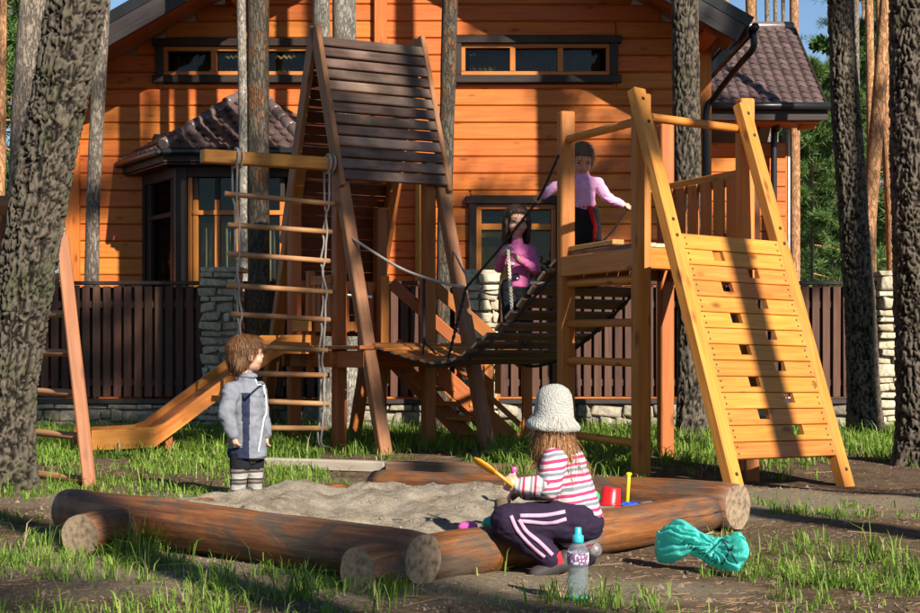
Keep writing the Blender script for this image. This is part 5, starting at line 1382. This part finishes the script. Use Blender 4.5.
blob('body', body, .006, m_skin, g1, 2); face_parts(g1, hc, Rh, hs, (.02, .012, .008), (.45, .14, .12))
e = lambda o, r, c=hc, R=Rh, s=hs: ('e', c + R @ (V(o) * s), tuple(k * s for k in r), R)
m_hair_d = hairmat('dark_brown_hair', (.022, .012, .008), (.085, .045, .03))
hp = [e((0, -.02, .03), (.084, .096, .082)), e((0, -.05, -.04), (.08, .06, .09)), e((0, .045, .066), (.062, .042, .026)), e((.074, .0, -.04), (.022, .048, .095)), e((-.074, .0, -.04), (.022, .048, .095)), e((.07, -.02, -.11), (.025, .05, .045)), e((-.07, -.02, -.11), (.025, .05, .045)), e((0, -.06, -.11), (.07, .04, .05))]
hp += [e((.024 * k, .074 - abs(k) * .006, .058), (.013, .012, .014)) for k in (-2.2, -1.1, 0, 1.1, 2.2)]
hb_ = blob('hair', hp, .006, m_hair_d, g1, 2, .0012, streak=130); strands(hb_, 1800, .032, m_hair_d, hc + Rh @ V((0, -.01, .13)), .002)
m_mag = cloth('magenta_knit', (.56, .13, .30))
sh = [('c', P(518, 256), P(518, 284), .080, .088), ('c', P(506, 251), P(530, 251), .046, .046), ('c', P(517, 241), P(518, 250), .043, .055), ('c', P(505, 252), P(499, 268, -.06), .040, .036), ('c', P(499, 268, -.06), P(503, 254, -.21), .036, .029), ('c', P(531, 252), P(536, 270, -.07), .040, .037), ('c', P(536, 270, -.07), P(519, 259, -.20), .036, .029)]
so_ = blob('sweater', sh, .006, m_mag, g1, 3, .005, 18, zmin=P(0, 287).z)
mk, mw_ = cloth('black_print', (.015, .012, .014)), cloth('white_print', (.62, .58, .56))
for (x, y, rx, rz, mm) in ((512, 264, .022, .016, mw_), (524, 262, .020, .018, mk), (516, 277, .030, .026, mk), (517, 278, .017, .014, mw_), (526, 263, .010, .008, mw_)):
    blob('print', [('e', P(x, y, -.092), (rx, .006, rz))], .004, mm, so_, 1)
blob('trousers', [('c', P(514 + 4 * s_, 288), P(d_, 318), .072, .056) for s_, d_ in ((-1, 510), (1, 526))] + [('c', P(d_, 318), FT(d_) + V((0, 0, .06)), .056, .044) for d_ in (510, 526)] + [('e', hips, (.088, .082, .06))], .006, cloth('black_trousers', (.012, .012, .014)), g1, 3, .004, 20)
for d_ in (510, 526): f0 = FT(d_) + V((0, 0, .025)); blob('shoe', [('c', f0 + V((0, .03, 0)), f0 + V((0, -.08, 0)), .032, .032)], .006, m_shoe, g1, 2)

# ---------------- girl at the top of the bridge (pale pink top)
YU = 11.33
def P(px, py, dy=0): return W(px, py, YU + dy)
zf = BP(.86, .5).z + .02
g2 = thing('person', 'child in pale pink top and red sash stepping off the bridge top, arms spread', 'person', V((P(583, 0).x, YU, zf)))
hc = P(582, 159, -.03); Rh = headframe((.05, -.86, -.50), (0.05, -.3, 1)); hs = 1.06
def FT(px, dy=0): return V((P(px, 0).x, YU + dy, zf))
body = head_prims(hc, Rh, hs) + [('c', P(582, 172), P(583, 180), .036, .042), ('c', P(583, 186), P(585, 212), .068, .07), ('c', P(573, 181), P(594, 182), .038, .038)]
for sx, dx in ((-1, 578), (1, 593)): body += [('c', P(585 + 4 * sx, 214), P(dx, 243), .06, .046), ('c', P(dx, 243), FT(dx) + V((0, 0, .05)), .045, .032)]
HL, HR = P(540, 197, -.15), P(628, 206, .0)
body += [('c', P(572, 183), P(555, 186, -.06), .032, .027), ('c', P(555, 186, -.06), HL, .026, .019), ('c', P(596, 183), P(609, 199, -.02), .032, .027), ('c', P(609, 199, -.02), P(624, 205), .026, .019)]
body += hand_prims(HL, (-.8, 0, -.5), (0, -1, 0), .9, .8) + hand_prims(P(624, 205), (1, 0, -.1), (0, .3, -1), .9, .8)
blob('body', body, .006, m_skin, g2, 2); face_parts(g2, hc, Rh, hs, (.03, .018, .01), (.42, .12, .11))
e = lambda o, r, c=hc, R=Rh, s=hs: ('e', c + R @ (V(o) * s), tuple(k * s for k in r), R)
hp = [e((0, -.024, .026), (.080, .092, .082)), e((0, .02, .062), (.066, .058, .034)), e((.062, -.012, .005), (.022, .052, .066)), e((-.062, -.012, .005), (.022, .052, .066)), e((0, -.09, .02), (.04, .04, .05)), e((0, -.11, -.05), (.025, .025, .07))]
m_hair_u = hairmat('brown_tied_hair', (.07, .034, .016), (.26, .14, .075)); hb_ = blob('hair', hp, .006, m_hair_u, g2, 2, .0012, streak=130); strands(hb_, 1600, .045, m_hair_u, hc + Rh @ V((0, .05, .09)), .002)
m_pk = cloth('pale_pink_knit', (.66, .33, .52))
sh = [('c', P(583, 188), P(584, 206), .082, .080), ('c', P(570, 183), P(597, 184), .050, .050), ('c', P(582, 174), P(583, 180), .045, .052), ('c', P(572, 184), P(555, 187, -.06), .041, .037), ('c', P(555, 187, -.06), P(543, 195, -.14), .036, .030), ('c', P(596, 184), P(609, 199, -.02), .041, .037), ('c', P(609, 199, -.02), P(621, 204), .036, .028)]
blob('top', sh, .006, m_pk, g2, 3, .006, 16)
m_rd = cloth('red_sash', (.42, .015, .018))
blob('sash', [('e', P(585, 208), (.086, .082, .022)), ('c', P(590, 208, -.085), P(595, 226, -.085), .018, .015), ('c', P(595, 226, -.085), P(594, 243, -.08), .015, .011)], .005, m_rd, g2, 2, .003)
blob('trousers', [('c', P(585 + 4 * s_, 214), P(d_, 243), .078, .062) for s_, d_ in ((-1, 578), (1, 593))] + [('c', P(d_, 243), FT(d_) + V((0, 0, .06)), .06, .045) for d_ in (578, 593)] + [('e', P(585, 214), (.09, .083, .05))], .006, cloth('black_leggings', (.013, .012, .013)), g2, 3, .005, 20)
for d_ in (578, 593): f0 = FT(d_) + V((0, 0, .025)); blob('shoe', [('c', f0 + V((0, .03, 0)), f0 + V((0, -.08, 0)), .032, .032)], .006, m_shoe, g2, 2)

# ---------------- girl with white hat squatting at the sandbox
YN = 5.72
def P(px, py, dy=0): return W(px, py, YN + dy)
g3 = thing('person', 'child in white knitted hat and striped sweater squatting by the sandbox with a shovel', 'person', V((P(560, 0).x, YN, 0)))
hc = P(551, 425); Rh = headframe((-.80, .55, -.22), (0, 0, 1)); hs = .90
body = head_prims(hc, Rh, hs) + [('c', P(556, 438), P(560, 452), .034, .042), ('c', P(565, 466), P(574, 512), .068, .078), ('c', P(556, 458, -.06), P(568, 458, .07), .036, .036)]
nk, na = P(508, 521, -.10), P(551, 559, -.10); fk, fa = P(520, 520, .12), P(585, 556, .12)
body += [('c', P(574, 520, -.05), nk, .062, .05), ('c', nk, na, .048, .030), ('c', P(576, 520, .06), fk, .062, .05), ('c', fk, fa, .048, .03)]
nw = P(519, 486, -.09)
body += [('c', P(553, 459, -.085), P(549, 489, -.10), .032, .028), ('c', P(549, 489, -.10), nw, .027, .018), ('c', P(568, 459, .09), P(550, 490, .12), .032, .028), ('c', P(550, 490, .12), P(522, 492, .12), .027, .018)]
body += hand_prims(nw, (-1, -.1, .15), (.1, .9, .1), .95, .75) + hand_prims(P(522, 492, .12), (-1, 0, -.1), (0, -.2, -1), .95, .7)
blob('body', body, .0045, m_skin, g3, 2)
m_hair_l = hairmat('reddish_blond_hair', (.12, .045, .014), (.40, .20, .075))
hp = [('e', hc + V((.006, -.006, -.01)), (.070, .074, .06)), ('e', hc + V((.02, -.016, -.055)), (.055, .058, .05))]
for k in range(24):
    a = -2.9 + k * .155; q = hc + V((.004 + math.cos(a) * .060, math.sin(a) * .064, -.03)); q2 = q + V((math.cos(a) * .018 + .012, math.sin(a) * .014, -.055 - .02 * random.random())); q3 = q2 + V((random.uniform(-.01, .035), random.uniform(-.016, .004), -.035 - .035 * random.random()))
    hp += [('c', q, q2, .012, .009), ('c', q2, q3, .008, .003)]
hb_ = blob('hair', hp, .0045, m_hair_l, g3, 2, .0025, streak=140); strands(hb_, 2600, .06, m_hair_l, hc + V((0, 0, .12)), .0012)
m_hat, nt, b = newmat('white_knit'); tc = N(nt, 'ShaderNodeTexCoord'); vo = N(nt, 'ShaderNodeTexVoronoi'); vo.inputs['Scale'].default_value = 170; nt.links.new(tc.outputs['Object'], vo.inputs[0])
hn = N(nt, 'ShaderNodeTexNoise'); hn.inputs['Scale'].default_value = 14; nt.links.new(tc.outputs['Object'], hn.inputs[0])
nt.links.new(ramp(nt, hn.outputs[0], [(.3, (.29, .28, .24)), (.7, (.40, .39, .345))]).outputs[0], b.inputs['Base Color']); b.inputs['Roughness'].default_value = .95; bump(nt, vo.outputs[0], .7, .006, b)
# hat: lathe of a bucket shape with a rolled brim, tilted a little
prof = [(.004, .126), (.028, .121), (.051, .108), (.064, .088), (.071, .06), (.0755, .03), (.079, .008), (.087, -.004), (.097, -.013), (.103, -.025), (.100, -.037), (.091, -.039), (.084, -.028), (.076, -.005), (.072, .03)]
hm = lathe_mesh(prof, 48, 'z', False, .09, 3)
for v in hm.vertices: v.co += V((noise.noise(v.co * 22), noise.noise(v.co * 22 + V((5, 1, 2))), noise.noise(v.co * 25 + V((1, 7, 3))))) * .0035
ho = obj('hat', hm, m_hat, g3, T(P(553, 418)) @ M.Rotation(.10, 4, 'X') @ M.Rotation(.07, 4, 'Y') @ M.Scale(.98, 4))
m_str = stripemat('striped_knit', [(0, (.50, .45, .40)), (.22, (.40, .025, .10)), (.40, (.52, .40, .40)), (.56, (.17, .19, .20)), (.74, (.55, .50, .46)), (.84, (.42, .04, .13))], .064, (0, .14, 0))
m_str_s = stripemat('striped_knit_sleeve', [(0, (.50, .45, .40)), (.25, (.40, .025, .10)), (.45, (.52, .42, .40)), (.6, (.20, .22, .22)), (.8, (.55, .50, .46))], .042, (0, 1.45, 0))
sw_ = [('c', P(564, 466), P(575, 515), .082, .094), ('c', P(575, 515), P(577, 524), .096, .094), ('c', P(555, 460, -.055), P(570, 459, .065), .048, .048), ('c', P(556, 446), P(560, 453), .046, .056), ('c', P(554, 461, -.085), P(549, 488, -.105), .046, .043), ('c', P(568, 461, .09), P(550, 490, .12), .046, .042)]
swo = blob('sweater', sw_, .005, m_str, g3, 3, .004, 16)
blob('sleeve', [('c', P(549, 487, -.105), P(521, 486, -.092), .0425, .031)], .0045, m_str_s, swo, 2, .003, 20)
blob('sleeve', [('c', P(550, 490, .12), P(526, 492, .12), .041, .031)], .005, m_str_s, swo, 2)
m_pur = cloth('dark_purple_trousers', (.020, .011, .026)); m_pkst = cloth('pink_stripe', (.50, .27, .37))
tr = [('c', P(574, 521, -.05), nk, .078, .062), ('c', nk, na, .062, .043), ('c', P(576, 521, .06), fk, .078, .062), ('c', fk, fa, .06, .043), ('e', P(577, 524), (.098, .12, .07))]
tro = blob('trousers', tr, .005, m_pur, g3, 3, .004, 18)
for ps in ([(566, 513), (545, 516), (520, 516)], [(567, 520), (550, 524), (528, 522), (519, 521)], [(511, 516), (518, 531), (532, 547), (545, 558)], [(519, 520), (527, 532), (540, 543), (553, 556)]):
    surf_strip('stripe', [P(x, y, -.17) for x, y in ps], .0125, tro, m_pkst, tro)
m_sock = cloth('red_sock', (.45, .02, .03))
blob('sock', [('c', P(552, 557, -.10), P(561, 563, -.10), .036, .034)], .004, m_sock, g3, 2)
s0 = P(562, 572, -.10); s0.z = .03
blob('shoe', [('c', s0, P(536, 574, -.11) * 1.0, .034, .028), ('c', s0, s0 + V((.01, 0, .02)), .034, .03)], .0045, m_shoe, g3, 2)
blob('shoe', [('c', P(585, 548, .06), P(594, 550, .02), .036, .030)], .0045, plain('patterned_sneaker', (.16, .14, .14), .35, .6, 90), g3, 2)
blob('shoe_trim', [('c', P(586, 540, .05), P(590, 541, .03), .014, .012)], .004, plain('orange_trim', (.65, .10, .03), .5), g3, 1)
# shovel in her hand
m_orange = plain('orange_plastic', (.72, .27, .015), .35, .05, 10, .5)
shv = thing('toy_shovel', 'orange plastic toy shovel held up by the squatting child', 'toy', P(490, 468, -.12))
rod('handle', P(513, 486, -.115), P(493, 470, -.12), .0065, m_orange, shv, n=10)
hA, hB = P(495, 472, -.12), P(474, 458, -.12); dd = (hB - hA).normalized()
vs = []; 
for (t, w, q) in ((0, .008, 0), (.12, .013, .002), (.4, .016, .005), (.8, .015, .004), (1, .006, 0)):
    for k in (-1, -.4, .4, 1): vs.append(hA.lerp(hB, t) + V((-dd.z, .0, dd.x)) * w * k * .75 + V((0, 1, 0)) * (w * k * .7) + V((0, 0, -q * (1 - abs(k)))))
o0 = vs[0].copy(); sv = obj('blade', mesh([v - o0 for v in vs], [(i * 4 + k, i * 4 + k + 1, i * 4 + k + 5, i * 4 + k + 4) for i in range(4) for k in range(3)], True), m_orange, shv, T(o0)); mm = sv.modifiers.new('t', 'SOLIDIFY'); mm.thickness = .004

# ================================================================ TOYS
def plastic(n, c): return plain(n, c, .3, .06, 8, .5)
def onsand(px, py, Y): p = W(px, py, Y); return V((p.x, Y, sandz(p.x, Y)))
q = W(610, 505, 6.75); q.z = max(q.z, .05)
bk = thing('toy_bucket', 'red plastic toy bucket lying in the sand by the log', 'toy', q); m_redp = plastic('red_plastic', (.62, .012, .015))
Rb = T(q) @ M.Rotation(.12, 4, 'Y')
bo_ = obj('pail', lathe_mesh([(.048, 0), (.047, .003), (.040, .073), (.036, .076), (.0, .077)], 24, 'z', False), m_redp, bk, Rb)
tube('rim', [V((math.cos(a) * .049, math.sin(a) * .049, .004)) + q for a in [k * 6.283 / 24 for k in range(25)]], .004, m_redp, bk)
m_yel = plastic('yellow_plastic', (.75, .48, .01))
sp_ = thing('toy_spade', 'blue toy spade with upright yellow handle stuck in the sand', 'toy', W(628, 503, 6.7))
a, b = W(627, 505, 6.7), W(629, 474, 6.7); rod('handle', a, b, .008, m_yel, sp_, n=10)
board('grip', b + V((-.012, 0, 0)), b + V((.012, 0, 0)), .014, .014, m_yel, sp_)
m_blue = plastic('blue_plastic', (.015, .10, .50)); bc = W(632, 507, 6.6)
bl = obj('blade', lathe_mesh([(.006, .012), (.03, .008), (.044, .0), (.046, .004), (.044, .008)], 20, 'z', False), m_blue, sp_, T(bc) @ M.Rotation(.25, 4, 'X') @ M.Diagonal((1, .7, 1.6, 1)))
m_grn = plastic('green_plastic', (.02, .40, .10)); m_pnk = plastic('pink_plastic', (.70, .09, .33)); m_grn2 = plastic('teal_green_plastic', (.01, .38, .19))
def mold(name, label, p, prof, mat, rot=0.0, wob=.0, n=20, sq=(1, 1, 1)):
    o = obj(name, lathe_mesh(prof, n, 'z', True, wob, 5), mat, None, T(p) @ M.Rotation(rot, 4, 'X') @ M.Diagonal((*sq, 1))); return tag(o, label, 'toy', 'plastic sand toys')
dome = [(.034, 0), (.036, .004), (.034, .02), (.026, .034), (.012, .042), (.003, .043)]
mold('sand_mold', 'green plastic sand mould behind the squatting child', W(592, 500, 6.9), dome, m_grn, .2, .15)
mold('sand_mold', 'pink plastic sand mould lying near the front log corner', W(468, 528, 6.05), dome, m_pnk, .25, .2, sq=(1, .8, .6))
mold('sand_mold', 'teal green sand mould near the pink one', W(492, 525, 6.1), dome, m_grn2, .2, .25, sq=(1, .9, .8))
mold('sand_cake', 'small square block of moulded wet sand near the child', W(503, 513, 6.35), [(.034, 0), (.035, .01), (.032, .052), (.026, .058)], plain('wet_sand', (.13, .085, .05), .9, .3, 60), 0, .1, 6)
pf = thing('toy_rake', 'pink toy rake sticking up behind the orange shovel', 'toy', W(514, 492, 6.9))
rod('handle', W(515, 495, 6.9), W(514, 470, 6.9), .009, m_pnk, pf, n=10); rod('head', W(509, 493, 6.85), W(521, 491, 6.85), .010, m_pnk, pf, n=10)
rod('knob', W(514, 472, 6.9), W(514, 467, 6.9), .012, m_pnk, pf, n=10)

# ================================================================ BOTTLE
q = G(578, 599)
bt = thing('water_bottle', 'clear plastic water bottle with turquoise cap standing in the grass', 'bottle', q)
mg = glass_mat('clear_plastic', (.95, .98, .99), .98, .13, .09)
pr = [(.026, 0), (.032, .004), (.034, .012)] + [(.034 - (.002 if k % 2 else 0), .018 + k * .011) for k in range(10)] + [(.034, .132), (.034, .148), (.031, .158), (.024, .168), (.016, .176), (.0135, .181)]
bs = obj('bottle_body', lathe_mesh(pr, 28, 'z', True), mg, bt, T(q))
mwt = glass_mat('water', (.88, .95, .97), .97, .08, .05)
obj('water', lathe_mesh([(.02, .004), (.0305, .012), (.0305, .095), (.030, .1)], 24, 'z', True), mwt, bt, T(q))
m_lab, nt, b = newmat('bottle_label'); tc = N(nt, 'ShaderNodeTexCoord'); nn = N(nt, 'ShaderNodeTexNoise'); nn.inputs['Scale'].default_value = 60; nt.links.new(tc.outputs['Object'], nn.inputs[0])
nt.links.new(ramp(nt, nn.outputs[0], [(.42, (.50, .56, .58)), (.5, (.24, .05, .12)), (.58, (.16, .10, .22)), (.62, (.55, .6, .62))]).outputs[0], b.inputs['Base Color']); b.inputs['Roughness'].default_value = .3
obj('label', lathe_mesh([(.0345, .112), (.0348, .114), (.0348, .146), (.0345, .148)], 28, 'z', False), m_lab, bs, T(q))
m_tq = plastic('turquoise_plastic', (.03, .36, .42))
obj('cap', lathe_mesh([(.0175, .178), (.018, .18), (.018, .197), (.016, .2), (.0115, .203), (.011, .222), (.009, .225), (.002, .226)], 20, 'z', True), m_tq, bt, T(q))
obj('base_ring', lathe_mesh([(.030, .0005), (.0352, .003), (.0355, .008), (.034, .011)], 24, 'z', False), plastic('green_base', (.03, .42, .22)), bt, T(q))

# ================================================================ TEAL BAG
def bag():
    Yb = 5.62; rs = random.Random(5); nx_, ny_ = 120, 80
    # top silhouette across the width (photo px) and bottom line
    top = [(655, 545), (657, 532), (667, 526), (677, 521), (686, 523), (695, 528), (704, 534), (712, 538), (720, 538), (730, 536), (737, 531), (742, 535), (748, 546)]
    bot = [(655, 552), (658, 562), (668, 564), (680, 559), (690, 553), (702, 560), (712, 566), (722, 569), (728, 573), (736, 574), (742, 566), (748, 556)]
    def lin(a, x):
        for (x0, y0), (x1, y1) in zip(a, a[1:]):
            if x <= x1: return y0 + (y1 - y0) * (x - x0) / (x1 - x0)
        return a[-1][1]
    vs, fs = [], []
    for j in range(ny_):
        ph = 2 * math.pi * j / ny_
        for i in range(nx_ + 1):
            x = 655 + 93 * i / nx_; yt, yb = lin(top, x), lin(bot, x); c = .5 - .5 * math.cos(ph)
            Yx = 5.86 - .26 * i / nx_; hz = math.sin(math.pi * min(1, max(0, i / nx_))) ** .4
            y = yt + (yb - yt) * c; front = -math.sin(ph)
            rx, ry = x - 712, (y - 546) * 1.3; th = math.atan2(ry, abs(rx) + 2); rd = min(1, math.hypot(rx, ry) / 45)
            wob = noise.noise(V((x * .05, y * .05, front * 2)))
            fold = abs(math.sin(th * 6.5 + 2.2 * wob + (1.3 if rx > 0 else 0) + front)) ** .7 - .5 + .5 * (abs(math.sin(th * 15 + 3 * wob + 2 * front)) - .5)
            cr = noise.voronoi(V((x * .09 + y * .05, y * .12 - x * .02, front * 2)))[0][0] - .45
            dep = front * (.022 + .05 * hz * (.35 + .65 * rd)) + (fold * .026 * (.35 + rd) + cr * .018) * (1 if front > 0 else -1) * hz
            p = W(x, y, Yx); vs.append(V((p.x + .004 * cr, Yx - dep, max(.004, p.z + .010 * cr + .004 * fold))))
    for j in range(ny_):
        for i in range(nx_): a, b_ = j * (nx_ + 1) + i, ((j + 1) % ny_) * (nx_ + 1) + i; fs.append((a, a + 1, b_ + 1, b_))
    m, nt, b = newmat('teal_plastic_film'); tc = N(nt, 'ShaderNodeTexCoord'); n = N(nt, 'ShaderNodeTexNoise'); n.inputs['Scale'].default_value = 22; n.inputs['Detail'].default_value = 4; n.inputs['Distortion'].default_value = 1.2; nt.links.new(tc.outputs['Object'], n.inputs[0])
    nt.links.new(ramp(nt, n.outputs[0], [(.3, (.08, .66, .56)), (.7, (.16, .80, .70))]).outputs[0], b.inputs['Base Color']); b.inputs['Roughness'].default_value = .38; bump(nt, n.outputs[0], .25, .006, b)
    out = nt.nodes['Material Output']; tl = N(nt, 'ShaderNodeBsdfTranslucent'); tl.inputs[0].default_value = (.08, .75, .62, 1); mx = N(nt, 'ShaderNodeMixShader', i_0=.45); nt.links.new(b.outputs[0], mx.inputs[1]); nt.links.new(tl.outputs[0], mx.inputs[2]); nt.links.new(mx.outputs[0], out.inputs[0])
    root = thing('plastic_bag', 'crumpled teal plastic bag lying in front of the sandbox', 'bag', W(700, 570, Yb)); o0 = W(700, 570, Yb)
    sk = obj('film', mesh([v - o0 for v in vs], fs, True), m, root, T(o0))
    # printed word, laid on the film
    from mathutils.bvhtree import BVHTree
    bv = BVHTree.FromPolygons(vs, fs); cu = bpy.data.curves.new('t', 'FONT'); cu.body = 'ЕВРИКА'; cu.size = .030; cu.space_character = 1.15; to = bpy.data.objects.new('t', cu); C.objects.link(to)
    dg = bpy.context.evaluated_depsgraph_get(); me = bpy.data.meshes.new_from_object(to.evaluated_get(dg)); bpy.data.objects.remove(to)
    bm = bmesh.new(); bm.from_mesh(me); bmesh.ops.subdivide_edges(bm, edges=bm.edges, cuts=1)
    s0 = W(685, 547, Yb); ang = math.radians(-30)
    for v in bm.verts:
        x, z = v.co.x * 1.0, v.co.y * .8; X, Z = s0.x + x * math.cos(ang) - z * math.sin(ang), s0.z + x * math.sin(ang) + z * math.cos(ang)
        h = bv.ray_cast(V((X, Yb - .5, Z)), V((0, 1, 0))); v.co = V((X, (h[0].y if h[0] is not None else Yb + .02) - .0025, Z)) - o0
    bm.to_mesh(me); bm.free(); me.materials.clear(); t_ = obj('printed_word', me, plain('black_ink', (.01, .012, .012), .5), root, T(o0)); t_['kind'] = 'stuff'
    for pts in ([(727, 540), (733, 552), (741, 566)], [(738, 548), (731, 560), (727, 569)]):  # thin dark teal strips crossing on the film
        surf_strip('cross_strip', [W(x, y, Yb - .1) for x, y in pts], .006, sk, plain('dark_teal_strip', (.02, .10, .09), .4), root)
bag()
